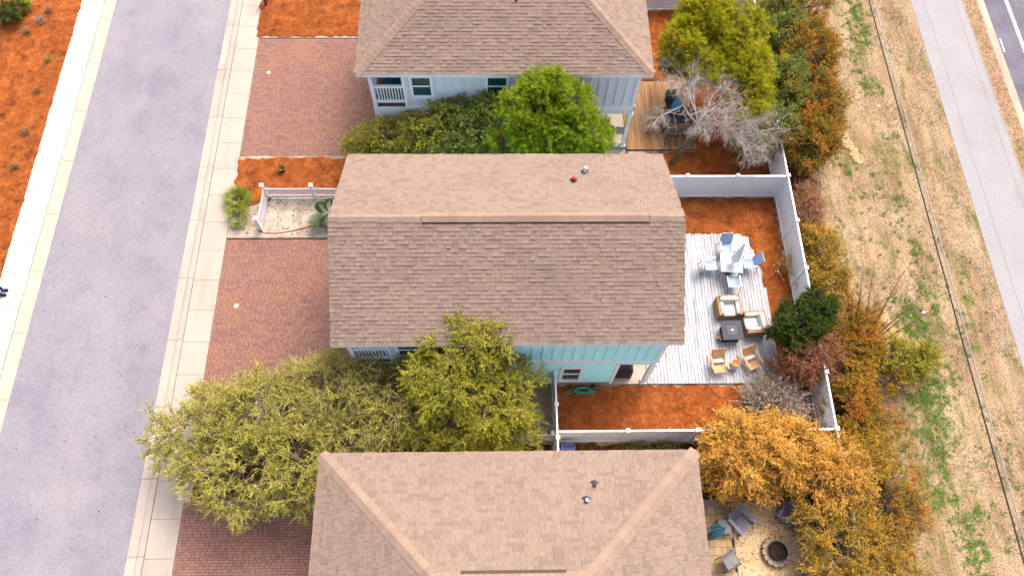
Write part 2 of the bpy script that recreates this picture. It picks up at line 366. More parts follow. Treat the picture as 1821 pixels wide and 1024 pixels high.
def bed(name, poly, mat, z=.02, amp=.03, cell=.12, h=.02, seed=1, kind='structure'):
    pl = ragged(poly, amp); A = np.array(pl)
    x0, y0 = A.min(0) - cell; x1, y1 = A.max(0) + cell
    nx, ny = int((x1 - x0) / cell) + 2, int((y1 - y0) / cell) + 2
    gx, gy = np.meshgrid(x0 + cell * np.arange(nx), y0 + cell * np.arange(ny), indexing='ij'); fx, fy = gx.ravel().copy(), gy.ravel().copy()
    ins = inside(pl, fx, fy)
    o = np.where(~ins)[0]
    # snap nearby outside points to the boundary
    B = np.roll(A, -1, 0)
    best = np.full(len(o), 1e9); bx = fx[o].copy(); by = fy[o].copy()
    for a_, b_ in zip(A, B):
        dx, dy = b_ - a_; L2 = dx * dx + dy * dy + 1e-12
        t = np.clip(((fx[o] - a_[0]) * dx + (fy[o] - a_[1]) * dy) / L2, 0, 1); qx, qy = a_[0] + t * dx, a_[1] + t * dy
        dd = (qx - fx[o]) ** 2 + (qy - fy[o]) ** 2; k = dd < best; best[k] = dd[k]; bx[k] = qx[k]; by[k] = qy[k]
    fx[o], fy[o] = bx, by
    ins2 = ins.reshape(nx, ny); anyin = ins2[:-1, :-1] | ins2[1:, :-1] | ins2[:-1, 1:] | ins2[1:, 1:]
    zz = z + h * vnoise(fx, fy, 3.0, seed) + RS.normal(0, h * .35, len(fx)); zz = np.maximum(zz, z * .5); zz[o] = .004
    idx = np.arange(nx * ny).reshape(nx, ny)
    F = np.stack([idx[:-1, :-1], idx[1:, :-1], idx[1:, 1:], idx[:-1, 1:]], -1)[anyin]
    used = np.unique(F); rm = -np.ones(nx * ny, int); rm[used] = np.arange(len(used))
    ob = npmesh(name, np.stack([fx, fy, zz], 1)[used], rm[F], mat, smooth=True); tag(ob, kind=kind)
    return pl
def scatter(poly, n):
    A = np.array(poly); x = RS.uniform(A[:, 0].min(), A[:, 0].max(), n * 3); y = RS.uniform(A[:, 1].min(), A[:, 1].max(), n * 3)
    k = inside(poly, x, y); return x[k][:n], y[k][:n]
def strips(x, y, z, ln, w, tilt=.15):
    n = len(x); th = RS.uniform(0, 6.28, n); L = RS.uniform(ln[0], ln[1], n); W = RS.uniform(w[0], w[1], n)
    dx, dy = np.cos(th) * L / 2, np.sin(th) * L / 2; px, py = -np.sin(th) * W / 2, np.cos(th) * W / 2; dz = RS.normal(0, tilt, n) * L / 2
    v = np.stack([np.stack([x - dx - px, y - dy - py, z - dz], 1), np.stack([x + dx - px, y + dy - py, z + dz], 1),
                  np.stack([x + dx + px, y + dy + py, z + dz], 1), np.stack([x - dx + px, y - dy + py, z - dz], 1)], 1).reshape(-1, 3)
    return v, np.arange(4 * n).reshape(-1, 4)

v, f = strips(RS.uniform(-19.8, -14.1, 90), RS.uniform(0, 30, 90), np.full(90, -.09), (.02, .07), (.015, .05), .02)
tag(npmesh('street_grit', v, f, 'joint_dark'), 'dark specks of grit and leaf bits on the street', 'grit', kind='stuff')
strip('lot_soil', -12.16, 13.2, -14, 42, -.012, 'soil')
MUL = []
def mulch(poly, dens=70, mat='mulch', seed=1, amp=.05, cell=.1):
    pl = bed('mulch_bed', poly, mat, .025, amp, cell, .018, seed); MUL.append((pl, dens, mat))
mulch([(-30, -6), (-21.76, -6), (-21.74, 40), (-30, 40)], 40, seed=2, amp=.04, cell=.14)
mulch([(-12.3, 27.62), (-5.0, 27.75), (-5.0, 33), (-12.4, 33)], seed=3)
mulch([(-12.1, 18.5), (-11.9, 17.4), (-10.7, 17.75), (-10.4, 18.1), (-3.5, 18.1), (-3.5, 20.1), (-9, 20.28), (-12.18, 20.2)], seed=4)
mulch([(2.4, 6.66), (13.05, 6.66), (13.02, 8.6), (12.5, 9.5), (12.1, 10.6), (12.0, 8.93), (2.45, 8.93)], seed=5)
mulch([(6.6, 16.1), (11.35, 15.98), (11.6, 15.4), (11.9, 14.4), (12.0, 9.3), (13.05, 8.5), (13.05, 17.98), (6.6, 17.98)], seed=6)
mulch([(6.2, 18.15), (13.05, 18.15), (13.05, 29.5), (9.75, 29.5), (9.75, 20.5), (6.2, 20.5)], seed=7, mat='mulch')
mulch([(6.7, 24.8), (9.7, 24.8), (9.7, 29.5), (6.7, 29.5)], seed=8)
mulch([(-5.5, 5.0), (2.2, 5.0), (2.2, 6.5), (-10.4, 6.6), (-11.9, 5.5), (-11.9, 4.45), (-5.5, 4.4)], seed=9, mat='mulch_dark')
mulch([(2.5, 5.0), (13.05, 5.0), (13.05, 6.5), (2.5, 6.5)], seed=10, mat='mulch_dark')
mulch([(7.0, 4.3), (11.85, 4.28), (13.0, 4.9), (7.0, 4.98)], seed=12, mat='mulch_dark')
mulch([(12.0, -6), (13.05, -6), (13.05, 4.9), (12.0, 4.3)], seed=13, mat='mulch_dark')
vs, fs, n0 = [], [], 0
for pl, dens, mt in MUL:
    dens *= 2.2 if mt == 'mulch' else .8
    A = np.array(pl); area = abs(np.sum(A[:, 0] * np.roll(A[:, 1], -1) - np.roll(A[:, 0], -1) * A[:, 1])) / 2
    x, y = scatter(pl, int(area * dens)); k = (y < 32) & (x > -27); x, y = x[k], y[k]
    v, f = strips(x + RS.normal(0, .04, len(x)), y + RS.normal(0, .04, len(x)), RS.uniform(.04, .065, len(x)), (.06, .2), (.008, .016)); vs.append(v); fs.append(f + n0); n0 += len(v)
tag(npmesh('pine_straw', np.concatenate(vs), np.concatenate(fs), 'needles'), 'loose orange pine straw scattered over the mulch beds', 'pine straw', kind='stuff')
# leaf litter specks on the sandy front patch and street
bed('front_sand', [(-12.15, 15.98), (-3.9, 16.02), (-3.9, 18.05), (-10.4, 18.0), (-10.6, 17.2), (-12.15, 17.6)], 'soil', .012, .02, .12, .006, 21)
x = RS.uniform(-12, -6, 260); y = RS.uniform(16.1, 17.9, 260)
v, f = strips(x, y, np.full(260, .035), (.02, .08), (.015, .035), .05)
tag(npmesh('leaf_litter', v, f, 'mulch_dark'), 'dark dry leaf bits on the pale sand inside the front picket fence', 'leaf litter', kind='stuff')

bed('thicket_floor', [(13.17, -8), (15.6, -8), (15.9, 3), (15.0, 7), (15.6, 9), (14.8, 12), (14.3, 17), (15.6, 19), (16.0, 26), (15.6, 36), (13.17, 36)], 'mulch_dark', .05, .15, .14, .03, 41)
# verge between the fence and the path: uneven ground, dry grass, green weeds
nx, ny = 70, 330
gx, gy = np.meshgrid(np.linspace(13.2, 22.45, nx), np.linspace(-14, 44, ny), indexing='ij'); x, y = gx.ravel(), gy.ravel()
zz = .01 + .03 * vnoise(x, y, 1.1, 5) + .02 * vnoise(x * 3, y * .6, 1.0, 6) + RS.normal(0, .006, len(x)) + .07 * np.exp(-((x - 17.2 - .3 * np.sin(y * .2)) / .18) ** 2) * -1
zz = np.where(x > 22.2, .0, zz); idx = np.arange(nx * ny).reshape(nx, ny)
npv = np.stack([x, y, zz], 1); F = np.stack([idx[:-1, :-1], idx[1:, :-1], idx[1:, 1:], idx[:-1, 1:]], -1).reshape(-1, 4)
tag(npmesh('verge_ground', npv, F, 'verge', smooth=True), kind='structure')
strip('verge_strip', 25.24, 26.04, -80, 140, .002, 'verge_kerbside')
for k, (px, py, rx, ry) in enumerate([(1520, 245, .8, 1.5), (1610, 640, .75, 1.5), (1585, 590, .6, .8)]):
    c = P(px, py); pl = [(c.x + rx * math.cos(t) * (1 + .2 * math.sin(3 * t)), c.y + ry * math.sin(t)) for t in np.linspace(0, 6.28, 14)[:-1]]
    bed('sand_patch', pl, 'yellow_sand', .03, .25, .12, .008, 31 + k)
def blades(x, y, z0, n, ln, w, spread):
    N = len(x) * n; X = np.repeat(x, n) + RS.normal(0, spread, N); Y = np.repeat(y, n) + RS.normal(0, spread, N); Z = np.repeat(z0, n)
    th = RS.uniform(0, 6.28, N); L = RS.uniform(ln[0], ln[1], N); el = RS.uniform(.15, 1.1, N); W = RS.uniform(w[0], w[1], N)
    d = np.stack([np.cos(th) * np.cos(el), np.sin(th) * np.cos(el), np.sin(el)], 1) * L[:, None]; s = np.stack([-np.sin(th), np.cos(th), 0 * th], 1) * W[:, None]
    p = np.stack([X, Y, Z], 1); v = np.stack([p - s, p + s, p + d], 1).reshape(-1, 3)
    return v, np.arange(3 * N).reshape(-1, 3)
x = RS.uniform(13.4, 22.35, 14000); y = RS.uniform(-3, 31, 14000)
k = vnoise(x, y, 1.2, 9) > -.3; x, y = x[k], y[k]
v, f = blades(x, y, np.full(len(x), .02), 3, (.06, .2), (.006, .014), .05)
x2 = RS.uniform(25.3, 26.0, 900); y2 = RS.uniform(18, 31, 900); v2, f2 = blades(x2, y2, np.full(900, .0), 3, (.05, .14), (.006, .012), .04)
tag(npmesh('dry_grass', np.concatenate([v, v2]), np.concatenate([f, f2 + len(v)]), 'grass_dry'), 'short dry tan grass on the verge beside the path', 'grass', kind='stuff')
# green weeds: dense in a streak under the cables, sparse elsewhere
wx, wy = [], []
for n, cx, cw, ya, yb in ((430, 18.4, .34, -3, 12.5), (170, 17.8, .45, 4, 13), (200, 19.2, .4, 24, 31), (300, 16.2, 1.0, -3, 20), (120, 20.2, .9, -3, 20), (120, 19.0, .5, 12, 22), (40, 15.6, .8, 20, 30)):
    wx.append(RS.normal(cx, cw, n)); wy.append(RS.uniform(ya, yb, n))
wx = np.concatenate(wx); wy = np.concatenate(wy); k = (wx > 13.5) & (wx < 22); wx, wy = wx[k], wy[k]
sz = .02 + .14 * RS.uniform(0, 1, len(wx)) ** 2.2; X = []; 
for a_, b_, s_ in zip(wx, wy, sz):
    n = int(6 + s_ * 130); X.append(np.stack([a_ + RS.normal(0, s_, n), b_ + RS.normal(0, s_, n)], 1))
X = np.concatenate(X); v, f = blades(X[:, 0], X[:, 1], np.full(len(X), .02), 3, (.03, .09), (.008, .018), .03)
tag(npmesh('green_weeds', v, f, 'grass_green'), 'bright green weed tufts dotted over the verge', 'weeds', kind='stuff')

# ------------------------------------------------------------------ driveways of small brick
def driveway(y0, y1, x0=-12.16, x1=-4.1):
    root = strip('driveway', x0, x1, y0, y1, .0, 'joint_dark')
    V = []; rw = .105; y = y0
    while y + rw <= y1 + .001:
        x = x0 - random.choice((0, .05, .1))
        while x < x1:
            w = random.choice((.205, .205, .205, .105)); xa, xb = max(x, x0) + .007, min(x + w, x1) - .007
            if xb - xa > .03: V.append((xa, xb, y + .007, y + rw - .007, .014 + random.uniform(0, .006)))
            x += w
        y += rw
    A = np.array(V); n = len(A); z0 = np.full(n, .0)
    c = [np.stack([A[:, i], A[:, j], zc], 1) for zc in (z0, A[:, 4]) for i, j in ((0, 2), (1, 2), (1, 3), (0, 3))]
    v = np.stack(c, 1).reshape(-1, 3); base = np.arange(n)[:, None] * 8
    f = np.concatenate([base + np.array(q) for q in ((4, 5, 6, 7), (0, 1, 5, 4), (1, 2, 6, 5), (2, 3, 7, 6), (3, 0, 4, 7))])
    tag(npmesh('brick', v, f, 'brick', root), kind='stuff')
driveway(8.93, 15.95); driveway(20.38, 27.6); driveway(-3.0, 4.35)
for px, py in ((478, 130), (421, 544)):
    c = P(px, py); m = MB(); m.lathe([(.09, 0), (.09, .02), (.06, .03), (.055, .022), (.02, .022), (.018, .035)], (0, 0, .0), 14)
    o = m.build('cleanout_cap', 'white_vinyl'); o.location = (c.x, c.y, .012)
    tag(o, 'small round white drain cap in the brick driveway of the %s house' % ('grey' if py < 300 else 'aqua'), 'drain cap')

# ------------------------------------------------------------------ houses
SHW = (.06, .11, .14, .17, .2, .24, .28); EXPO = .146
def tab_verts(w, th=.02, L=.175):
    # local: x along eave, y up-slope, z normal; starts at y=0
    return np.array([(0.003, 0, 0), (w - .003, 0, 0), (w - .003, L, -.002), (.003, L, -.002), (.003, 0, th), (w - .003, 0, th), (w - .003, L, .003), (.003, L, .003)])
TABF = [(4, 5, 6, 7), (0, 1, 5, 4), (1, 2, 6, 5), (3, 0, 4, 7)]
TABM = {}
for w in [(a_, b_) for a_ in SHW for b_ in (.012, .027)]:
    me = bpy.data.meshes.new('shingle'); me.from_pydata([tuple(p) for p in tab_verts(*w)], [], TABF); me.update(); me.materials.append(MATS['shingle']); TABM[w] = me
def face_tabs(O, A, B, lo, hi, slope_len, clip=False):
    """O eave corner, A unit along eave, B unit up-slope, u-range lo(t)..hi(t); returns list (w, 4x4 matrix)"""
    A, B = Vector(A), Vector(B); Nn = A.cross(B); res = []
    k = 0
    while k * EXPO < slope_len - .03:
        t = k * EXPO; u = lo(t) - random.uniform(0, .2)
        while u < hi(t + EXPO * .5) - .05:
            w = random.choice(SHW[2:])
            if clip and (u < lo(t) or u + w > hi(t)):
                u0 = max(u, lo(t)); ws = [q for q in SHW if q <= min(u + w, hi(t)) - u0 + .012]
                if ws:
                    p = Vector(O) + A * u0 + B * t; M = Matrix((A, B, Nn)).transposed().to_4x4(); M.translation = p; res.append(((ws[-1], random.choice((.012, .027))), M)); u = u0 + ws[-1]; continue
            elif u + w > lo(t) and u + w < hi(t) + .12:
                p = Vector(O) + A * u + B * t + Nn * random.uniform(.0, .004)
                M = Matrix((A, B, Nn)).transposed().to_4x4(); M.translation = p; res.append(((w, random.choice((.012, .027))), M))
            u += w
        k += 1
    return res
def put_tabs(tabs, roof, nsingle=300):
    camp = Vector((0, 0, CAMH))
    def vis(t):
        n = t[1].to_3x3() @ Vector((0, 0, 1)); d = camp - t[1].translation
        return -(n.dot(d) / d.length ** 3) if inframe(t[1].translation) else 1.0
    tabs.sort(key=vis)
    for w, M in tabs[:nsingle]:
        o = link('shingle', TABM[w], None, roof); o.matrix_basis = M
    rest = tabs[nsingle:]; V = []
    for w, M in rest:
        m = np.array(M); V.append(tab_verts(*w) @ m[:3, :3].T + m[:3, 3])
    n = len(V); base = np.arange(n)[:, None] * 8
    F = np.concatenate([base + np.array(q) for q in TABF])
    tag(npmesh('shingle_field', np.concatenate(V), F, 'shingle', roof), kind='stuff')
def inframe(p):
    q = np.array(p) - [0, 0, CAMH]; c = _X * q[0] + _Y * q[1] + _U * q[2]
    return abs(FPX * c[0] / c[2]) < 905 and abs(FPX * c[1] / c[2]) < 508
def cap_mesh(half, ang, L=.2):
    # folded cap: ridge along x, wings drop by ang
    c, s = math.cos(ang) * half, math.sin(ang) * half; t = .02; m = MB()
    v = []
    for x, dz in ((0, t + .012), (L + .06, t)):
        v += [(x, -c, -s + dz), (x, 0, dz), (x, c, -s + dz), (x, -c, -s), (x, 0, 0), (x, c, -s)]
    m.add(v, [(0, 1, 7, 6), (1, 2, 8, 7), (0, 3, 4, 1), (1, 4, 5, 2), (3, 0, 6, 9), (2, 5, 11, 8)])
    me = bpy.data.meshes.new('ridge_cap'); me.from_pydata(m.v, [], m.f); me.update(); me.materials.append(MATS['shingle_cap']); return me
def caps(a, b, up, half, ang, roof, L=.2):
    a, b = Vector(a), Vector(b); d = (b - a); n = int(d.length / L); d.normalize()
    up = Vector(up); up = (up - d * up.dot(d)).normalized(); s = up.cross(d); me = cap_mesh(half, ang, L)
    M = Matrix((d, s, up)).transposed().to_4x4()
    for k in range(n):
        o = link('ridge_cap', me, None, roof); m = M.copy(); m.translation = a + d * (k * L) + up * .01; o.matrix_basis = m

def house(dy, roofkind, wallmat, label, lapmat, glass, extra=''):
    X0, X1, YS, YN = -5.35, 6.15, 9.0 + dy, 16.49 + dy
    E0, E1, ES, EN, ZE, ZR = -5.75, 6.55, 8.84 + dy, 16.65 + dy, 5.5, 7.5
    YR = (ES + EN) / 2; XW = -3.95; XP = 4.78
    h = thing('house', label, 'house', ((X0 + X1) / 2, (YS + YN) / 2, 0), worldmode=True)
    # walls: upper storey over a recessed ground floor
    w = MB(); w.b(XW, X1, YS, YN, 2.97, 5.42)
    wall = w.build('wall', wallmat, h)
    k = 0; x = XW + .2
    while x < X1 - .1:
        for za, zb in (((3.2, 3.79), (5.232, 5.36)) if -3.68 < x < -2.6 or -.48 < x < .62 else ((3.2, 5.36),)):
            m = MB(); m.b(x - .03, x + .03, YS - .042, YS - .001, za, zb); m.build('batten', wallmat, wall)
        x += .39
    y = YS + .3
    while y < YN:
        m = MB(); m.b(X1 + .001, X1 + .03, y - .025, y + .025, 3.2, 5.36); m.build('batten', wallmat, wall); y += .39
    m = MB(); m.b(XW - .03, X1 + .035, YS - .05, YS - .002, 2.97, 3.2); m.b(X1 + .002, X1 + .05, YS - .05, YN, 2.97, 3.2); m.build('band_board', 'white_trim', h)
    for cx in (X1 - .06, XW + .06):
        m = MB(); m.b(cx - .07, cx + .07, YS - .036, YS - .001, 3.202, 5.36); m.build('corner_board', 'white_trim', h)
    # porch beam under the overhang
    m = MB(); m.b(XP, X1 + .01, YS - .02, YS + .2, 2.64, 2.968); m.b(X1 - .2, X1 + .012, YS + .2, YN, 2.64, 2.968); m.build('porch_beam', wallmat, h)
    # ground floor wall with lap siding
    m = MB(); m.b(XW, XP, YS + .03, YN, .26, 2.966); low = m.build('lower_wall', wallmat, h)
    z = .28; me = MB(); dz = .14
    while z + dz < 2.98:
        m = MB(); m.add([(XW, YS + .01, z), (XP - .12, YS + .01, z), (XP - .12, YS + .028, z + dz), (XW, YS + .028, z + dz), (XW, YS + .032, z), (XP - .12, YS + .032, z)],
                        [(0, 1, 2, 3), (0, 4, 5, 1)]); m.build('siding_board', wallmat, low); z += dz
    m = MB(); m.b(XP - .13, XP + .003, YS - .01, YS + .3, .1, 2.64); m.build('corner_board', 'white_trim', h)
    m = MB(); m.b(XW - .02, XP + .001, YS + .0, YN, .0, .262); m.build('foundation', 'foundation', h)
    m = MB(); m.b(XP + .002, X1 + .12, YS - .02, YS + 3.2, .0, .1); m.build('patio_slab', 'concrete_tan', h)
    m = MB(); m.b(X1 - .14, X1 + .02, YS - .02, YS + .14, .1, 2.64); m.b(X1 - .18, X1 + .05, YS - .05, YS + .18, .1, .24); m.b(X1 - .18, X1 + .05, YS - .05, YS + .18, 2.45, 2.638); m.build('post', 'white_trim', h)
    # front porch, two levels, with railing
    m = MB(); m.b(X0, XW - .002, YS, YN, 3.0, 3.12); m.build('porch_floor', 'porch_floor', h)
    m = MB(); m.b(X0, XW - .032, YS - .03, YS - .002, 2.5, 3.14); m.b(X0 - .03, X0 - .002, YS - .03, YN, 2.5, 3.14); m.build('porch_fascia', 'white_trim', h)
    for yy in (YS + .06, YS + 2.6, YN - 2.6, YN - .06):
        m = MB(); m.b(X0 + .0, X0 + .16, yy - .08, yy + .08, 0, 5.42); m.b(X0 - .035, X0 + .19, yy - .11, yy + .11, 2.52, 2.7); m.b(X0 - .035, X0 + .19, yy - .11, yy + .11, 0, .2); m.build('post', 'white_trim', h)
    m = MB(); m.b(X0 + .16, XW - .03, YS + .02, YS + .1, 4.34, 4.5); rl = m.build('railing', 'white_trim', h); m = MB(); m.b(X0 + .16, XW - .03, YS + .02, YS + .1, 3.38, 3.52); m.build('bottom_rail', 'white_trim', rl)
    for q in range(9):
        x = X0 + .26 + q * .125; m = MB(); m.b(x, x + .05, YS + .035, YS + .085, 3.52, 4.34); m.build('baluster', 'white_trim', rl)
    m = MB(); m.b(X0 + .02, X0 + .1, YS + .14, YN - .14, 4.34, 4.5); rl = m.build('railing', 'white_trim', h); m = MB(); m.b(X0 + .02, X0 + .1, YS + .14, YN - .14, 3.38, 3.52); m.build('bottom_rail', 'white_trim', rl)
    for q in range(56):
        y = YS + .2 + q * .127; m = MB(); m.b(X0 + .035, X0 + .085, y, y + .05, 3.52, 4.34); m.build('baluster', 'white_trim', rl)
    # windows
    def window(x0, x1, z0, z1, yf, g=glass):
        m = MB(); t = .13
        m.b(x0 - t, x0, yf - .06, yf - .001, z0 - .16, z1 + t); m.b(x1, x1 + t, yf - .06, yf - .001, z0 - .16, z1 + t); m.b(x0, x1, yf - .06, yf - .001, z1, z1 + t); m.b(x0, x1, yf - .075, yf - .001, z0 - .16, z0)
        f = m.build('window', 'white_trim', h)
        zm = z0 + (z1 - z0) * .52
        m = MB(); m.b(x0, x1, yf - .045, yf - .012, zm - .035, zm + .035); m.build('sash_bar', 'white_trim', f)
        for za, zb in ((z0, zm - .036), (zm + .036, z1)):
            m = MB(); m.b(x0, x1, yf - .022, yf - .008, za, zb); m.build('pane', g, f)
    window(-3.52, -2.76, 3.95, 5.1, YS); window(-.32, .46, 3.95, 5.1, YS)
    window(2.64, 3.30, .72, 2.2, YS + .012, 'glass_dark'); window(-2.6, -1.8, .9, 2.2, YS + .012, 'glass_dark')
    m = MB(); m.b(XW - .04, XW - .005, YS + 1.2, YS + 2.2, 3.12, 5.2); m.build('door', 'teal_paint', h)
    # roof
    rf = MB(); hb = ZE - .14
    fascia = MB()
    if roofkind == 'gable':
        rf.add([(E0, ES, ZE), (E1, ES, ZE), (E1, YR, ZR), (E0, YR, ZR), (E0, EN, ZE), (E1, EN, ZE), (E0, ES, hb), (E1, ES, hb), (E1, EN, hb), (E0, EN, hb)],
               [(0, 1, 2, 3), (3, 2, 5, 4), (6, 9, 8, 7), (0, 6, 7, 1), (4, 5, 8, 9), (0, 3, 4, 9, 6), (1, 7, 8, 5, 2)])
        fascia.b(E0 - .02, E1 + .02, ES - .03, ES - .002, hb - .06, ZE - .02); fascia.b(E0 - .02, E1 + .02, EN + .002, EN + .03, hb - .06, ZE - .02)
    else:
        r = (EN - ES) / 2
        rf.add([(E0, ES, ZE), (E1, ES, ZE), (E1, EN, ZE), (E0, EN, ZE), (E0 + r, YR, ZR), (E1 - r, YR, ZR), (E0, ES, hb), (E1, ES, hb), (E1, EN, hb), (E0, EN, hb)],
               [(0, 1, 5, 4), (1, 2, 5), (2, 3, 4, 5), (3, 0, 4), (6, 9, 8, 7), (0, 6, 7, 1), (1, 7, 8, 2), (2, 8, 9, 3), (3, 9, 6, 0)])
        fascia.b(E0 - .03, E1 + .03, ES - .03, ES - .002, hb - .06, ZE - .02); fascia.b(E0 - .03, E1 + .03, EN + .002, EN + .03, hb - .06, ZE - .02)
        fascia.b(E0 - .03, E0 - .002, ES, EN, hb - .06, ZE - .02); fascia.b(E1 + .002, E1 + .03, ES, EN, hb - .06, ZE - .02)
    roof = rf.build('roof', 'roof_deck', h); fascia.build('fascia', 'white_trim', roof)
    r = (EN - ES) / 2; sl = math.hypot(r, ZR - ZE); cs, sn = r / sl, (ZR - ZE) / sl; Lx = E1 - E0
    z = ZE + .004
    if roofkind == 'gable':
        tabs = face_tabs((E0 - .03, ES - .04, z - .01), (1, 0, 0), (0, cs, sn), lambda t: 0, lambda t: Lx + .06, sl, True)
        tabs += face_tabs((E1 + .03, EN + .04, z - .01), (-1, 0, 0), (0, -cs, sn), lambda t: 0, lambda t: Lx + .06, sl, True)
        put_tabs(tabs, roof)
        caps((E0 - .02, YR, ZR + .005), (E1, YR, ZR + .005), (0, 0, 1), .17, math.atan2(sn, cs), roof)
        m = MB(); xa, xb = -2.55, 5.35; c_, s_ = cs * .245, sn * .245
        m.add([(xa, YR - c_, ZR - s_ + .03), (xb, YR - c_, ZR - s_ + .03), (xb, YR, ZR + .06), (xa, YR, ZR + .06), (xa, YR + c_, ZR - s_ + .03), (xb, YR + c_, ZR - s_ + .03)], [(0, 1, 2, 3), (3, 2, 5, 4)])
        m.build('ridge_vent', 'roof_deck', roof)
        o = None
        me = cap_mesh(.21, math.atan2(sn, cs), .3)
        for k in range(26):
            o = link('ridge_cap', me, None, roof); o.location = (xa + k * .3, YR, ZR + .065)
    else:
        f = r / sl
        tabs = face_tabs((E0 - .03, ES - .04, z - .01), (1, 0, 0), (0, cs, sn), lambda t: t * cs + .03, lambda t: Lx - t * cs - .03, sl, True)
        tabs += face_tabs((E1 + .03, EN + .04, z - .01), (-1, 0, 0), (0, -cs, sn), lambda t: t * cs + .03, lambda t: Lx - t * cs - .03, sl, True)
        Ly = EN - ES
        tabs += face_tabs((E0 - .04, EN + .03, z - .01), (0, -1, 0), (cs, 0, sn), lambda t: t * cs + .03, lambda t: Ly - t * cs - .03, sl, True)
        tabs += face_tabs((E1 + .04, ES - .03, z - .01), (0, 1, 0), (-cs, 0, sn), lambda t: t * cs + .03, lambda t: Ly - t * cs - .03, sl, True)
        put_tabs(tabs, roof)
        ha = math.atan((ZR - ZE) / r * .7071)
        for (cx, cy), (ex, ey) in (((E0, ES), (E0 + r, YR)), ((E0, EN), (E0 + r, YR)), ((E1, ES), (E1 - r, YR)), ((E1, EN), (E1 - r, YR))):
            caps((cx, cy, ZE + .012), (ex, ey, ZR + .012), (0, 0, 1), .23, ha, roof, .24)
        caps((E0 + r - .1, YR, ZR + .012), (E1 - r + .1, YR, ZR + .012), (0, 0, 1), .17, math.atan2(sn, cs), roof)
        m = MB(); m.b(E0 + r + .8, E1 - r - .7, YR - .19, YR + .19, ZR - .05, ZR + .0); m.build('ridge_vent', 'roof_deck', roof)
    return h, roof, YR, ZR
h1, roof1, _, _ = house(0, 'gable', 'aqua_siding', 'aqua two-storey house with plain gabled brown shingle roof and white deck', 'aqua_siding', 'glass_teal')
h2, roof2, _, _ = house(11.81, 'hip', 'grey_siding', 'pale grey board-and-batten house with hipped roof beside the tan deck', 'grey_siding', 'glass_teal')
h3, roof3, _, _ = house(-11.6, 'hip', 'beige_siding', 'house with hipped brown shingle roof next to the fire pit yard', 'beige_siding', 'glass_dark')
def roof_pipe(px, py, z, kind, lab, roof_pitch=.51):
    c = P(px, py, z); north = 1
    t = thing('vent_pipe', lab, 'vent pipe', (c.x, c.y, z - .06))
    m = MB(); m.lathe([(.17, -.05), (.16, .06), (.08, .1), (.07, .13)], n=12); m.build('flashing', 'black_metal', t)
    if kind == 'white': m = MB(); m.lathe([(.055, .1), (.055, .42), (.04, .42), (.04, .3)], n=12); m.build('pipe', 'white_vinyl', t)
    elif kind == 'red': m = MB(); m.lathe([(.06, .1), (.06, .2), (.045, .2)], n=12); m.build('pipe', 'grey_metal', t); m = MB(); m.lathe([(.085, .17), (.1, .22), (.07, .28), (.01, .3)], n=10); m.build('cap', 'red_rubber', t)
    else: m = MB(); m.lathe([(.06, .1), (.06, .28), (.045, .28)], n=12); m.build('pipe', kind, t); 
roof_pipe(1040, 307, 6.16, 'white', 'white plastic vent pipe with black collar on the aqua house roof')
roof_pipe(1020, 322, 6.42, 'red', 'short vent with red cap on the aqua house roof')
roof_pipe(1057, 862, 6.08, 'charcoal', 'dark vent pipe nearest the eave on the lower house roof')
roof_pipe(1043, 890, 6.36, 'grey_metal', 'pale metal vent pipe below the dark one on the lower house roof')
roof_pipe(918, 6, 6.72, 'charcoal', 'dark vent pipe at the top edge on the grey house roof')

# ------------------------------------------------------------------ decks
def boards(root, x0, x1, yfun, z, mat, w=.145, gap=.014, split=True):
    x = x0
    while x + w <= x1 + .001:
        ya, yb = yfun(x + w / 2)
        cuts = [ya]
        if split and yb - ya > 3: cuts.append(ya + random.choice((.32, .45, .55, .68)) * (yb - ya))
        cuts.append(yb)
        for p, q in zip(cuts[:-1], cuts[1:]):
            m = MB(); dz = random.uniform(-.003, .003); m.b(x + gap / 2, x + w - gap / 2, p + .003, q - .003, z - .03 + dz, z + dz); m.build('deck_board', mat, root)
        x += w
def wd_y(x):
    top = 16.03 if x < 11.2 else 15.9
    if x > 11.45: top = 15.3 + random.uniform(-.1, .1)
    if x > 11.62: top = 14.9 + random.uniform(-.15, .1)
    if x > 11.78: top = 13.6 + random.uniform(-.4, .3)
    return 8.97, top + random.uniform(-.03, .03)
dk = thing('deck', 'white washed plank deck behind the aqua house', 'deck', (9.1, 12.5, 0), worldmode=True)
boards(dk, 6.29, 11.95, wd_y, .11, 'deck_white')
for y, xe in ((9.1, 11.7), (10.6, 11.7), (12.1, 11.7), (13.4, 11.7), (15.2, 11.3)):
    m = MB(); m.b(6.3, xe, y, y + .1, .0, .078); m.build('joist', 'joint_dark', dk)
dk2 = thing('deck', 'tan wooden plank deck behind the pale grey house', 'deck', (8, 22.6, 0), worldmode=True)
boards(dk2, 6.29, 9.75, lambda x: (20.62, 24.7), .13, 'deck_tan', split=False)
for y in (20.64, 22.5, 24.5): m = MB(); m.b(6.3, 9.7, y, y + .08, 0, .098); m.build('joist', 'bark_brown', dk2)
m = MB(); m.box((6.75, 20.3, .03), (.75, .5, .06)); o = m.build('step_slab', 'concrete_tan'); tag(o, 'flat concrete stepping slab at the edge of the tan deck', 'paving slab')

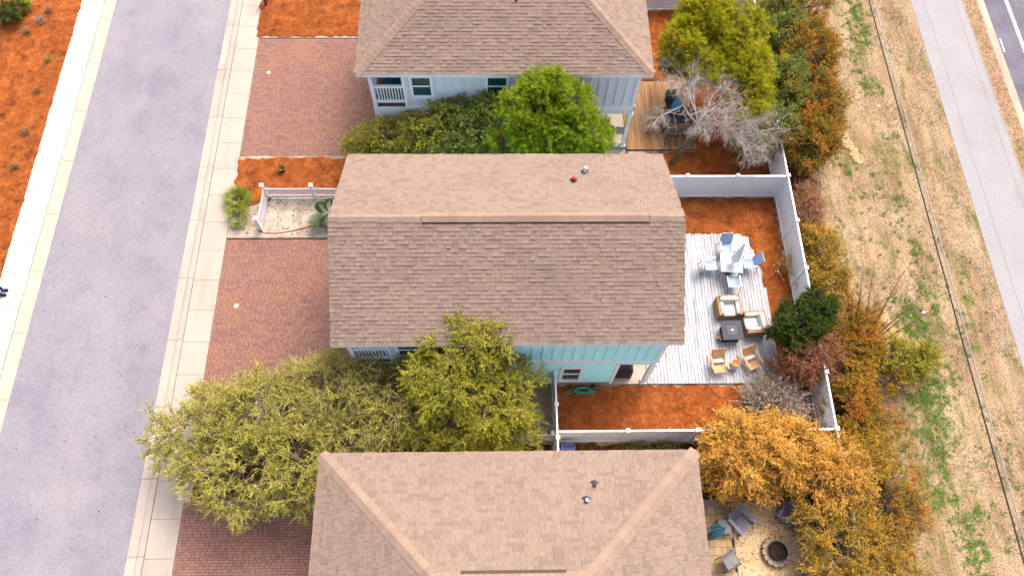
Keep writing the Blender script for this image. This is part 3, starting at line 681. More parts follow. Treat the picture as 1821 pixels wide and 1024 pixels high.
# ------------------------------------------------------------------ fences
def vinyl_run(label, p0, p1, npan, posts=(True, True), hgt=1.83, panel_mat='white_vinyl'):
    a, b = Vector(p0 + (0,)), Vector(p1 + (0,)); d = (b - a).normalized(); rz = math.atan2(d.y, d.x); L = (b - a).length / npan
    f = thing('privacy_fence', label, 'fence', a, rz)
    for k in range(npan):
        x0, x1 = k * L + .06, (k + 1) * L - .06
        m = MB(); nb = int((x1 - x0) / .28); bw = (x1 - x0) / nb
        for q in range(nb): m.b(x0 + q * bw + .003, x0 + (q + 1) * bw - .003, -.012, .012, .12, hgt - .13)
        m.build('panel', panel_mat, f)
        for za, zb in ((hgt - .14, hgt - .03), (.05, .17)): m = MB(); m.b(x0, x1, -.035, .035, za, zb); m.build('rail', panel_mat, f)
    for k in range(npan + 1):
        if (k == 0 and not posts[0]) or (k == npan and not posts[1]): continue
        m = MB(); m.box((k * L, 0, (hgt + .02) / 2), (.127, .127, hgt + .02)); ps = m.build('post', panel_mat, f)
        m = MB(); m.box((k * L, 0, hgt + .035), (.16, .16, .03)); s_ = .075
        m.add([(k * L - s_, -s_, hgt + .05), (k * L + s_, -s_, hgt + .05), (k * L + s_, s_, hgt + .05), (k * L - s_, s_, hgt + .05), (k * L, 0, hgt + .1)], [(0, 1, 4), (1, 2, 4), (2, 3, 4), (3, 0, 4)])
        m.build('post_cap', panel_mat, ps)
    return f
vinyl_run('white vinyl fence running from the top of the aqua house to the back corner', (6.3, 18.05), (13.1, 18.05), 3)
vinyl_run('white vinyl back fence beside the white deck, the stretch between two corners', (13.1, 18.05), (13.1, 6.61), 5, (False, False))
vinyl_run('white vinyl back fence partly under the green hedge behind the grey house', (13.1, 18.05), (13.1, 29.65), 5, (False, True))
vinyl_run('white vinyl back fence overgrown by golden shrubs beyond the fire pit', (13.1, 6.61), (13.1, -5.0), 5, (False, True))
vinyl_run('white vinyl fence along the lower edge of the mulch side yard', (2.31, 6.61), (13.1, 6.61), 4, (False, True))
vinyl_run('white vinyl fence at the top edge of the photo, behind the grey house', (6.3, 29.65), (13.1, 29.65), 3, (True, False))
gt = vinyl_run('white vinyl gate fence closing the side yard between house wall and lower fence', (2.31, 8.94), (2.31, 5.1), 3)
def picket(label, p0, p1, scallop=True, hgt=1.0, post_ends=(True, True)):
    a, b = Vector(p0 + (0,)), Vector(p1 + (0,)); d = b - a; L = d.length; rz = math.atan2(d.y, d.x)
    f = thing('picket_fence', label, 'fence', a, rz)
    m = MB(); m.b(.05, L - .05, -.02, .02, .14, .24); m.build('rail', 'white_vinyl', f)
    m = MB(); m.b(.05, L - .05, -.02, .02, .68, .78); m.build('rail', 'white_vinyl', f)
    n = int((L - .1) / .085)
    for k in range(n):
        x = .06 + (k + .5) * (L - .12) / n; u = abs(x / L * 2 - 1); t = .86 + (.14 * u ** 3 if scallop else 0)
        m = MB(); m.b(x - .026, x + .026, -.035, -.0205, .06, t); m.add([(x - .026, -.035, t), (x + .026, -.035, t), (x + .026, -.0205, t), (x - .026, -.0205, t), (x, -.028, t + .03)], [(0, 1, 4), (1, 2, 4), (2, 3, 4), (3, 0, 4)])
        m.build('picket', 'white_vinyl', f)
    for k, x in enumerate((0, L)):
        if not post_ends[k]: continue
        m = MB(); m.box((x, 0, .55), (.12, .12, 1.1)); ps = m.build('post', 'white_vinyl', f)
        m = MB(); m.box((x, 0, 1.115), (.17, .17, .03)); s_ = .08
        m.add([(x - s_, -s_, 1.13), (x + s_, -s_, 1.13), (x + s_, s_, 1.13), (x - s_, s_, 1.13), (x, 0, 1.18)], [(0, 1, 4), (1, 2, 4), (2, 3, 4), (3, 0, 4)]); m.build('post_cap', 'white_vinyl', ps)
    return f
picket('white picket fence across the front sand patch, left half with the corner post', (-10.55, 18.05), (-8.35, 18.05))
picket('white picket fence across the front sand patch, right half beside the roof', (-8.35, 18.05), (-5.6, 18.05), post_ends=(False, True))
picket('short white picket fence return beside the palmetto', (-10.62, 16.35), (-10.55, 18.05), post_ends=(True, False))
picket('white picket fence under the olive trees, stretch by the side gate', (-.3, 6.7), (2.2, 6.7))
picket('white picket fence under the olive trees, hidden middle stretch', (-5.4, 6.7), (-.3, 6.7), post_ends=(True, False))
picket('short white picket fence by the aqua house driveway, half hidden by the tree', (-10.45, 8.6), (-10.35, 6.9))

# ------------------------------------------------------------------ plants
def tubes_np(segs, n=3):
    """segs: arrays a(N,3), b(N,3), ra, rb -> tapered n-gon prisms"""
    a, b, ra, rb = segs; d = b - a; L = np.linalg.norm(d, axis=1, keepdims=True) + 1e-9; d = d / L
    ref = np.where(np.abs(d[:, 2:3]) < .9, np.array([[0, 0, 1.]]), np.array([[1., 0, 0]])); u = np.cross(d, ref); u /= np.linalg.norm(u, axis=1, keepdims=True) + 1e-9; w = np.cross(d, u)
    V = []
    for p, r in ((a, ra), (b, rb)):
        for k in range(n):
            t = 2 * math.pi * k / n; V.append(p + (u * math.cos(t) + w * math.sin(t)) * r[:, None])
    V = np.stack(V, 1).reshape(-1, 3); base = np.arange(len(a))[:, None] * 2 * n
    F = np.concatenate([base + np.array((k, (k + 1) % n, n + (k + 1) % n, n + k)) for k in range(n)])
    return V, F
def unit(v): return v / (np.linalg.norm(v, axis=1, keepdims=True) + 1e-9)
def leaves_np(c, d, ln, wd, up=.6):
    n = len(c); d = unit(d); nr = unit(RS.normal(0, 1, (n, 3)) + np.array([0, 0, up * 2])); s = unit(np.cross(d, nr))
    L = RS.uniform(.6, 1.2, (n, 1)) * ln; W = RS.uniform(.6, 1.1, (n, 1)) * wd / 2
    V = np.stack([c, c + d * L * .5 + s * W, c + d * L, c + d * L * .5 - s * W], 1).reshape(-1, 3)
    return V, np.arange(4 * n).reshape(-1, 4)
def mpp(z): return (CAMH - z) / .9 / FPX
def plant(name, label, cat, base, blobs, leafm, bark='bark_grey', twig='twig_tan', tw=5, nl=14, tlen=.45, ln=.09, wd=.045, trunk_r=.09, shell=.5,
          droop=0.0, trunk_h=.5, stems=1, group=None, up=.6, twr=.006, dens=2.2, tuft=False, bare=0.0, gapth=-.62):
    """blobs in pixels: (px, py, z, rx_px, ry_px, rz_m, clusters)"""
    base = Vector(base); root = thing(name, label, cat, base, group=group, worldmode=True)
    C, D, LS, LB = [], [], ([], [], [], []), ([], [], [], [])
    tr = MB()
    B = []
    for (px, py, z, rx, ry, rz, n) in blobs:
        n = int(n * dens); c = P(px, py, z); B.append((np.array(c), np.array([rx * mpp(z), ry * mpp(z), rz]), n))
    top = np.array(base) + np.array([0, 0, trunk_h])
    mean = np.mean([b[0] for b in B], 0)
    top[:2] += (mean[:2] - top[:2]) * .25
    if trunk_r > 0.03:
        mid = (np.array(base) + top) / 2 + RS.normal(0, .04, 3); tr.tube([np.array(base) - [0, 0, .02], mid, top], [trunk_r * 1.15, trunk_r * .95, trunk_r * .8], 8)
    for c, r, n in B:
        bend = (top + c) / 2 + RS.normal(0, .15, 3); bend[2] = top[2] + (c[2] - top[2]) * .6
        limb = [top, bend, c]; tr.tube(limb, [max(trunk_r * .7, .015), max(trunk_r * .5, .012), max(trunk_r * .25, .008)], 6)
        dirs = unit(RS.normal(0, 1, (n, 3))); rad = shell + (1 - shell) * RS.uniform(0, 1, (n, 1)) ** .7
        lump = 1 + .22 * np.sin(dirs[:, 0:1] * 5 + c[0] * 3) * np.sin(dirs[:, 1:2] * 5 + c[1] * 2) + RS.normal(0, .06, (n, 1))
        pts = c + dirs * rad * r * lump
        keep = vnoise(pts[:, 0] + pts[:, 2] * .7, pts[:, 1] - pts[:, 2] * .5, 3.2, 17) > gapth; pts = pts[keep] if keep.sum() > 5 else pts; n = len(pts)
        pts[:, 2] = np.maximum(pts[:, 2], .12)
        # sub-limbs fan out of the limb, clusters hang on the nearest of them
        ns = max(3, n // 9); sd = unit(RS.normal(0, 1, (ns, 3))); se = c + sd * r * RS.uniform(.45, .8, (ns, 1)); se[:, 2] = np.maximum(se[:, 2], .15)
        t = RS.uniform(.3, 1, (ns, 1)); st = np.where(t < .5, top + (bend - top) * t * 2, bend + (c - bend) * (t * 2 - 1)); sm = (st + se) / 2 + RS.normal(0, .1, (ns, 3)); sm[:, 2] += .08
        for A_, B_, ra, rb in ((st, sm, .022, .017), (sm, se, .017, .011)):
            LB[0].append(A_); LB[1].append(B_); LB[2].append(np.full(ns, ra)); LB[3].append(np.full(ns, rb))
        near = np.argmin(((pts[:, None] - se[None]) ** 2).sum(2), 1); q0 = sm[near] + (se[near] - sm[near]) * RS.uniform(.2, 1, (n, 1)); md = (q0 + pts) / 2 + RS.normal(0, .05, (n, 3))
        for A_, B_, ra, rb in ((q0, md, .011, .009), (md, pts, .009, .006)):
            LB[0].append(A_); LB[1].append(B_); LB[2].append(np.full(n, ra)); LB[3].append(np.full(n, rb))
        C.append(pts); D.append(unit((pts - c) / r + RS.normal(0, .25, (n, 3))))
    C = np.concatenate(C); D = np.concatenate(D); n = len(C)
    # twigs
    ts = np.repeat(C, tw, 0) + RS.normal(0, .05, (n * tw, 3)); td = unit(np.repeat(D, tw, 0) * .8 + RS.normal(0, .65, (n * tw, 3)) + np.array([0, 0, .15 - droop * .3])); tl = RS.uniform(.5, 1.15, (n * tw, 1)) * tlen
    m1 = ts + td * tl * .5; td2 = unit(td + np.array([0, 0, -droop]) + RS.normal(0, .15, td.shape)); te = m1 + td2 * tl * .5
    for A_, B_, ra, rb in ((ts, m1, twr, twr * .8), (m1, te, twr * .8, twr * .45)):
        LS[0].append(A_); LS[1].append(B_); LS[2].append(np.full(len(ts), ra)); LS[3].append(np.full(len(ts), rb))
    V, F = tubes_np([np.concatenate(q) for q in LS]); tr.build('trunk', bark, root, True)
    npmesh('twigs', V, F, twig, root)
    V, F = tubes_np([np.concatenate(q) for q in LB]); npmesh('branches', V, F, bark, root)
    if nl:
        s = RS.uniform(.55 if tuft else .1, 1.05 if not bare else 1 - bare, (len(ts), nl, 1)); pos = np.where(s < .5, ts[:, None] + (m1 - ts)[:, None] * s * 2, m1[:, None] + (te - m1)[:, None] * (s * 2 - 1))
        pos = pos.reshape(-1, 3); ld = np.repeat(td2, nl, 0) * .7 + RS.normal(0, .45 if tuft else .7, (len(pos), 3)); pos = pos + RS.normal(0, .02, pos.shape)
        V, F = leaves_np(pos, ld, ln, wd, up); k = V[:, 2].reshape(-1, 4).min(1) > .02
        npmesh('crown', V, F[k], leafm, root)
    return root

# olive trees between the aqua house and the lower house
plant('leafy_tree', 'wide olive green tree spreading over the sidewalk at lower left', 'tree', P(500, 800), [(350, 770, 2.2, 80, 70, .8, 90), (430, 830, 2.6, 95, 80, .9, 120), (470, 740, 2.7, 100, 75, 1.0, 130), (540, 820, 2.8, 60, 85, .9, 80), (385, 715, 1.5, 60, 25, .6, 35)],
      'leaf_olive', tw=7, nl=24, tlen=.62, ln=.065, wd=.034, trunk_r=.13, droop=.35, trunk_h=.9, twr=.011, bare=.18)
plant('leafy_tree', 'twiggy olive tree in the middle, between the aqua house porch and the lower roof', 'tree', P(650, 770), [(600, 700, 3.0, 75, 65, 1.0, 110), (680, 720, 3.0, 85, 80, 1.0, 130), (640, 770, 2.6, 80, 40, .8, 70), (560, 690, 2.4, 60, 50, .8, 50)],
      'leaf_olive', tw=8, nl=18, tlen=.7, ln=.062, wd=.032, trunk_r=.12, droop=.3, trunk_h=.9, twr=.011, bare=.22)
plant('leafy_tree', 'tall yellow-green tree reaching up over the aqua house eave', 'tree', P(835, 775), [(840, 605, 5.3, 75, 45, .8, 100), (800, 680, 4.4, 70, 60, 1.0, 110), (880, 700, 3.6, 70, 65, 1.0, 130), (830, 750, 3.0, 90, 45, .9, 110), (905, 755, 2.2, 55, 40, .7, 60), (760, 650, 3.8, 45, 45, .8, 50)],
      'leaf_olive_yellow', tw=7, nl=24, tlen=.48, ln=.062, wd=.034, trunk_r=.13, droop=.1, trunk_h=1.2, twr=.006)
plant('leafy_tree', 'small rounded tree behind the white picket at the foot of the aqua house', 'tree', P(745, 745), [(735, 690, 2.8, 50, 50, .8, 60), (735, 765, 2.0, 55, 35, .7, 50)], 'leaf_green', tw=5, nl=15, tlen=.4, trunk_r=.08, trunk_h=.8)
# trees between the grey and the aqua house
plant('leafy_tree', 'low olive bush tree below the grey house porch railing', 'tree', P(720, 270), [(690, 245, 2.0, 60, 35, .8, 90), (760, 235, 2.4, 55, 40, .9, 90), (650, 262, 1.4, 40, 20, .6, 40), (780, 205, 3.0, 35, 30, .7, 45)], 'leaf_olive', tw=5, nl=16, tlen=.45, trunk_r=.08, droop=.1)
plant('leafy_tree', 'dark grey-green tree between the two grey house windows', 'tree', P(850, 275), [(845, 235, 2.8, 50, 45, 1.0, 110), (870, 195, 3.6, 30, 35, .7, 50), (815, 200, 3.2, 25, 35, .7, 40), (800, 250, 2.0, 50, 25, .7, 50)], 'leaf_green', tw=5, nl=16, tlen=.4, trunk_r=.09)
plant('pine_tree', 'bright green bushy pine against the grey house wall', 'tree', P(975, 285), [(965, 158, 5.6, 48, 36, .9, 80), (935, 200, 4.8, 58, 48, 1.0, 100), (1012, 195, 4.8, 48, 44, 1.0, 90), (975, 240, 4.2, 90, 38, 1.2, 140), (1050, 240, 3.6, 36, 30, .8, 50), (910, 250, 3.6, 40, 28, .8, 50), (985, 262, 3.4, 60, 16, .9, 60)],
      'leaf_pine_bright', 'bark_brown', 'bark_brown', tw=8, nl=32, tlen=.36, ln=.13, wd=.015, trunk_r=.12, up=.3, trunk_h=1.5, tuft=True, gapth=-.3)
plant('pine_tree', 'large yellow-green pine beside the bare tree, upper right yard', 'tree', P(1290, 160), [(1290, 45, 4.0, 70, 55, .9, 150), (1222, 75, 3.6, 48, 48, .9, 100), (1335, 120, 3.4, 52, 48, .9, 120), (1265, 15, 4.3, 70, 40, .8, 110), (1335, 185, 2.6, 45, 40, .8, 90), (1200, 105, 2.8, 28, 28, .6, 40), (1265, 125, 3.2, 50, 35, .7, 80)],
      'leaf_pine_yellow', 'bark_brown', 'bark_brown', tw=8, nl=32, tlen=.38, ln=.13, wd=.016, trunk_r=.13, up=.3, trunk_h=1.5, tuft=True, gapth=-.3)
# hedge along the back fence, bush by bush
HG = 'bushes along the back fence'
for px, py, z, rx, ry, n, lm, lab in ((1385, 40, 1.8, 50, 55, 120, 'leaf_green', 'dark green bush at the top edge, beside the yellow pine'),
        (1440, 90, 1.9, 45, 60, 150, 'leaf_orange_green', 'orange tinged green bush, upper one next to the sandy verge'),
        (1400, 150, 1.8, 45, 55, 130, 'leaf_green', 'green bush behind the bare tree twigs, against the back fence'),
        (1445, 170, 1.9, 45, 50, 150, 'leaf_orange_green', 'most orange bush of the hedge, in the middle of its verge side'),
        (1440, 245, 1.7, 50, 50, 150, 'leaf_orange_green', 'lower orange-green bush at the fence corner'),
        (1385, 225, 1.6, 40, 45, 100, 'leaf_green', 'green bush at the end of the bare branches above the white fence'),
        (1420, 10, 1.8, 50, 35, 80, 'leaf_orange_green', 'mixed green bush at the very top of the hedge')):
    rx *= 1.22; ry *= 1.2; n = int(n * 1.3); c = P(px, py, z); plant('bush', lab, 'bush', (c.x, c.y, 0), [(px, py, z, rx, ry, 1.1, n)], lm, tw=7, nl=20, tlen=.4, ln=.068, wd=.042, trunk_r=.05, group=HG, shell=.45, dens=2.4)
for px, py, z, rx, ry, n, lm, tw_, lab in ((1458, 440, 1.0, 20, 36, 45, 'leaf_yellow', 'twig_tan', 'yellow-brown bush outside the fence, beside the small garden shrub'),
        (1470, 505, 1.1, 26, 36, 65, 'leaf_yellow', 'twig_tan', 'yellow bush outside the fence, above the dark green juniper'),
        (1440, 365, .8, 25, 35, 40, 'leaf_russet', 'twig_tan', 'dry twiggy brown bush outside the fence corner'),
        (1525, 600, 1.2, 40, 45, 80, 'leaf_orange_green', 'twig_red', 'yellow bush at the foot of the long bare stems'),
        (1590, 640, 1.0, 58, 26, 90, 'leaf_olive_yellow', 'twig_red', 'yellow-green bush reaching farthest out over the yellow sand'),
        (1520, 668, 1.1, 48, 33, 90, 'leaf_yellow', 'twig_red', 'rust and yellow bush just outside the lower part of the back fence'),
        (1530, 730, 1.2, 45, 45, 90, 'leaf_orange_green', 'twig_red', 'rusty green bush outside the fence, right below the reddish garden shrub'),
        (1545, 810, 1.3, 50, 50, 100, 'leaf_yellow', 'twig_tan', 'orange-yellow bush on the verge side, above the greener one'),
        (1570, 890, 1.3, 50, 55, 110, 'leaf_orange_green', 'twig_tan', 'greenest bush of the golden thicket, on its verge side'),
        (1550, 980, 1.3, 50, 50, 100, 'leaf_yellow', 'twig_tan', 'orange-yellow bush at the bottom edge, verge side of the fence'),
        (1490, 965, 1.6, 42, 55, 110, 'leaf_yellow', 'twig_tan', 'golden brown bush right of the fire pit'),
        (1490, 850, 1.8, 48, 44, 110, 'leaf_gold', 'twig_tan', 'golden bush above the fire pit chairs, against the back fence')):
    rx *= 1.32; ry *= 1.3; n = int(n * 1.4); c = P(px, py, z); plant('bush', lab, 'bush', (c.x, c.y, 0), [(px, py, z, rx, ry, .9, n)], lm, twig=tw_, tw=7, nl=17, tlen=.46, ln=.066, wd=.036, dens=2.5, trunk_r=.04, group='wild bushes outside the back fence', shell=.35, twr=.007)
plant('small_tree', 'golden orange leafy tree at the corner of the lower house roof', 'tree', P(1340, 850), [(1310, 795, 2.4, 58, 58, 1.0, 130), (1385, 795, 2.2, 60, 55, 1.0, 120), (1330, 840, 1.6, 70, 38, .8, 90), (1430, 815, 2.0, 50, 48, .9, 90), (1290, 840, 1.6, 35, 30, .6, 40)],
      'leaf_gold', tw=8, nl=18, tlen=.45, ln=.085, wd=.034, trunk_r=.08, droop=.15, trunk_h=.8, twr=.007)
plant('juniper', 'dense dark green juniper at the edge of the white deck', 'bush', P(1425, 600), [(1420, 575, 1.9, 45, 42, .9, 190), (1448, 548, 2.2, 36, 32, .7, 90), (1400, 590, 1.3, 30, 30, .7, 50)], 'leaf_juniper', 'bark_brown', 'leaf_juniper', tw=7, nl=26, tlen=.22, ln=.075, wd=.03, trunk_r=.06, shell=.6, up=.2, gapth=-.25)
plant('shrub', 'reddish brown dry shrub below the juniper', 'shrub', P(1440, 660), [(1450, 630, 1.7, 50, 36, .7, 90), (1405, 650, 1.0, 30, 34, .6, 40), (1465, 665, 1.4, 30, 25, .5, 40)], 'leaf_russet', 'bark_brown', 'twig_red', tw=8, nl=9, tlen=.42, ln=.06, wd=.025, trunk_r=.03, shell=.2, twr=.008)
def spray(name, label, cat, base, n, ln, rad, el, leafm, stem, nl, lw, ll, group=None, cone=1.0, seedh=.0):
    """shrub of stems fanning out from one root"""
    base = Vector(base); root = thing(name, label, cat, base, group=group, worldmode=True); b = np.array(base)
    th = RS.uniform(0, 6.28, n); e_ = RS.uniform(el[0], el[1], n); L = RS.uniform(ln[0], ln[1], n)[:, None]
    d = np.stack([np.cos(th) * np.cos(e_), np.sin(th) * np.cos(e_), np.sin(e_)], 1); st = b + RS.normal(0, rad, (n, 3)) * [1, 1, 0] + [0, 0, .0]
    p1 = st + d * L * .5; d2 = unit(d + RS.normal(0, .18, d.shape)); p2 = p1 + d2 * L * .5
    V, F = tubes_np((np.concatenate([st, p1]), np.concatenate([p1, p2]), np.full(2 * n, .009), np.full(2 * n, .005))); npmesh('stems', V, F, stem, root)
    s = RS.uniform(.25, 1.05, (n, nl, 1)); pos = np.where(s < .5, st[:, None] + (p1 - st)[:, None] * s * 2, p1[:, None] + (p2 - p1)[:, None] * (s * 2 - 1)).reshape(-1, 3)
    V, F = leaves_np(pos + RS.normal(0, .015, pos.shape), np.repeat(d2, nl, 0) + RS.normal(0, .45, (len(pos), 3)), ll, lw, .3); npmesh('foliage', V, F, leafm, root)
    return root
spray('feather_shrub', 'pale lilac-grey feathery shrub at the lower corner of the white deck', 'shrub', P(1370, 725), 1500, (.8, 1.65), .22, (.15, 1.45), 'leaf_lilac', 'twig_tan', 34, .03, .1)
spray('garden_shrub', 'small yellow flowering shrub in the mulch against the white fence', 'shrub', P(1385, 480), 60, (.6, 1.3), .08, (.7, 1.4), 'leaf_gold', 'twig_tan', 10, .04, .07)
# long bare stems rising out of the thicket
root = thing('bare_shrub', 'tall leafless shrub with long dark stems fanning over the verge', 'shrub', P(1505, 640), worldmode=True)
b0 = P(1505, 640); m = MB(); fine = ([], [], [], [])
for px, py, z in ((1535, 480, 2.8), (1602, 490, 3.2), (1632, 530, 2.8), (1625, 548, 2.9), (1668, 545, 2.4), (1555, 470, 2.4), (1515, 520, 2.6), (1655, 650, 1.3), (1640, 690, 1.2)):
    e_ = np.array(P(px, py, z)); s0 = np.array(b0) + RS.normal(0, .12, 3) * [1, 1, 0]; md = (s0 + e_) / 2 + RS.normal(0, .08, 3) + [0, 0, .45]
    m.tube([s0, md, e_], [.04, .028, .012], 5)
    for t in RS.uniform(.35, 1, 9):
        p = md + (e_ - md) * (t * 2 - 1) if t > .5 else s0 + (md - s0) * t * 2; q = p + unit(((e_ - s0) * .5 + RS.normal(0, .8, 3))[None])[0] * RS.uniform(.25, .8)
        fine[0].append(p); fine[1].append(q); fine[2].append(.008); fine[3].append(.003)
m.build('stem', 'bark_brown', root, True); V, F = tubes_np([np.array(q) for q in fine]); npmesh('twigs', V, F, 'twig_red', root)
# bare grey tree
def bare_tree():
    base = P(1193, 293); fork = np.array(P(1242, 222, 2.3)); root = thing('bare_tree', 'leafless grey tree leaning over the tan deck', 'tree', base, worldmode=True)
    m = MB(); bs = np.array(base); m.tube([bs - [0, 0, .03], (bs + fork) / 2 + [.02, .0, .05], fork], [.13, .105, .085], 9); m.build('trunk', 'bark_grey', root, True)
    seg = ([], [], [], [])
    def grow(p, d, L, r, lev):
        d = d / np.linalg.norm(d); n = 3
        q = p
        for i in range(n):
            d = d + RS.normal(0, .16, 3) + np.array([0, 0, .02 if lev < 3 else -.03]); d /= np.linalg.norm(d); q2 = q + d * L / n
            seg[0].append(q); seg[1].append(q2); seg[2].append(r * (1 - .25 * i / n)); seg[3].append(r * (1 - .25 * (i + 1) / n)); q = q2
            if lev < 6:
                for _ in range(2 if lev > 0 else 1):
                    dd = d + RS.normal(0, .62, 3); dd[2] *= .6; grow(q, dd, L * RS.uniform(.5, .75), r * .55, lev + 1) if RS.uniform() < (.98 if lev < 3 else .52) else None
    for px, py, z in ((1165, 165, 3.2), (1215, 130, 3.6), (1270, 150, 3.7), (1330, 215, 3.0), (1345, 250, 2.3), (1290, 190, 3.6), (1240, 245, 2.2)):
        e_ = np.array(P(px, py, z)); grow(fork, e_ - fork, np.linalg.norm(e_ - fork) * .75, .05, 0)
    print('bare tree segments', len(seg[0]))
    V, F = tubes_np([np.array(q) for q in seg], 4); npmesh('branches', V, F, 'bark_pale', root)
bare_tree()
plant('leafy_tree', 'small green tree with a pale thin trunk in the mulch corner by the white fence', 'tree', P(1315, 305), [(1335, 255, 1.9, 35, 18, .5, 40)], 'leaf_green', 'bark_pale', tw=5, nl=14, tlen=.3, trunk_r=.045, trunk_h=.9)
# palms
def palm(name, label, base, nf, L, hz, leafm, w=.03, el=(.2, 1.2), fan=False):
    root = thing(name, label, 'palm', base, worldmode=True); b = np.array(base); V, F = [], []; st = MB()
    for k in range(nf):
        th = RS.uniform(0, 6.28); e_ = RS.uniform(*el); l = L * RS.uniform(.75, 1.1); d = np.array([math.cos(th) * math.cos(e_), math.sin(th) * math.cos(e_), math.sin(e_)]); p0 = b + [0, 0, hz]
        if fan:
            hub = p0 + d * l * .55; st.tube([p0, hub], [.012, .008], 4); s = np.cross(d, [0, 0, 1]); s /= np.linalg.norm(s)
            for q in np.linspace(-1.35, 1.35, 13):
                dd = d * math.cos(q) + s * math.sin(q); V.append(np.array([hub, hub + dd * l * .2 + np.cross(dd, [0, 0, 1]) * w, hub + dd * l * .62 - [0, 0, .05], hub + dd * l * .2 - np.cross(dd, [0, 0, 1]) * w]))
        else:
            pts = [p0 + d * l * t - np.array([0, 0, .55 * l * t * t]) for t in np.linspace(0, 1, 9)]; st.tube(pts, [.014] * 4 + [.009] * 5, 4); s = np.cross(d, [0, 0, 1]); s /= np.linalg.norm(s)
            for i in range(34):
                t = .15 + .85 * i / 34; j = min(int(t * 8), 7); p = pts[j] + (pts[j + 1] - pts[j]) * (t * 8 - j); ll = .34 * math.sin(math.pi * min(t * .9 + .12, 1))
                for sg in (-1, 1):
                    dd = s * sg + d * .6 - np.array([0, 0, .35]); dd /= np.linalg.norm(dd); V.append(np.array([p, p + dd * ll * .5 + d * .012, p + dd * ll, p + dd * ll * .5 - d * .012]))
    V = np.concatenate(V); st.build('stalks', leafm, root); npmesh('fronds', V, np.arange(len(V)).reshape(-1, 4), leafm, root)
palm('palmetto', 'yellow-green fan palmetto clump by the sidewalk at the picket corner', P(428, 360), 30, .85, .12, 'leaf_palm', .015, (.25, 1.3), True)
palm('palmetto', 'lower fan palmetto clump nearest the picket end post', P(425, 388), 20, .7, .1, 'leaf_palm', .014, (.25, 1.2), True)
palm('feather_palm', 'young green feather palm arching beside the aqua house roof edge', P(584, 388), 11, 1.3, .25, 'leaf_palm_green', el=(.6, 1.3))
# left bed tufts and shrub
for k, (px, py, r, lm, lab) in enumerate(((88, 22, .3, 'leaf_russet', 'grey dry tuft highest in the left mulch bed'), (75, 40, .4, 'leaf_lilac', 'tan dry grass tuft just below the highest one'), (50, 60, .4, 'leaf_russet', 'brown dry tuft below the green shrub'),
        (87, 108, .22, 'leaf_olive', 'small greenish tuft alone in the left bed'), (67, 165, .25, 'leaf_russet', 'dark tuft near the middle of the left bed'), (48, 237, .28, 'leaf_russet', 'dark brown tuft lower in the left bed, nearest the sidewalk'), (28, 298, .25, 'leaf_russet', 'lowest dark tuft of the left bed'))):
    spray('grass_tuft', lab, 'grass tuft', P(px, py), 60, (r * .6, r * 1.2), .05, (.3, 1.4), lm, 'twig_tan', 8, .02, .06, group='dry tufts in the left mulch bed')
plant('shrub', 'bright green shrub at the top left corner', 'shrub', P(18, 30), [(15, 22, .6, 22, 22, .5, 50)], 'leaf_juniper', tw=6, nl=18, tlen=.22, ln=.07, wd=.035, trunk_r=.03)
plant('shrub', 'small bright green shrub on the top edge, in the left bed', 'shrub', P(40, 5), [(40, 5, .5, 10, 8, .3, 20)], 'leaf_pine_bright', tw=6, nl=16, tlen=.2, ln=.06, wd=.03, trunk_r=.03)
# dead grass clumps in the shaded strip by the lower roof
for k, (px, py) in enumerate(((1185, 797), (1135, 800))):
    spray('grass_clump', 'dry grass clump below the white fence, %s one' % ('nearer the golden tree' if k == 0 else 'farther from the golden tree'), 'grass tuft', P(px, py), 120, (.3, .7), .2, (.3, 1.3), 'leaf_olive', 'twig_tan', 8, .02, .08)
# planters
def pot(label, c, r, hgt, mat, n, lm, L):
    t = thing('potted_plant', label, 'potted plant', c); m = MB(); m.lathe([(r * .7, 0), (r, hgt), (r * .98, hgt + .02), (r * .86, hgt + .02), (r * .82, hgt - .05), (.01, hgt - .05)], n=18); m.build('pot', mat, t, True)
    V, F = [], []; n_ = n; th = RS.uniform(0, 6.28, n_); e_ = RS.uniform(.5, 1.4, n_); d = np.stack([np.cos(th) * np.cos(e_), np.sin(th) * np.cos(e_), np.sin(e_)], 1); l = RS.uniform(.5, 1, (n_, 1)) * L
    a_ = np.repeat(np.array([[0, 0, hgt - .06]]), n_, 0) + RS.normal(0, r * .3, (n_, 3)) * [1, 1, 0]; v, f = tubes_np((a_, a_ + d * l, np.full(n_, .006), np.full(n_, .004))); npmesh('stems', v, f, 'twig_tan', t)
    s = RS.uniform(.3, 1, (n_, 9, 1)); pos = (a_[:, None] + (d * l)[:, None] * s).reshape(-1, 3); v, f = leaves_np(pos, np.repeat(d, 9, 0) + RS.normal(0, .6, (len(pos), 3)), .08, .04, .4); npmesh('foliage', v, f, lm, t); return t
pot('orange flowering plant in a black nursery pot on the front mulch', P(503, 304), .17, .26, 'pot_black', 26, 'leaf_gold', .5)
pot('white pot with a dry brown plant at the white deck edge', P(1383, 651), .22, .3, 'stoneware', 14, 'leaf_russet', .5)

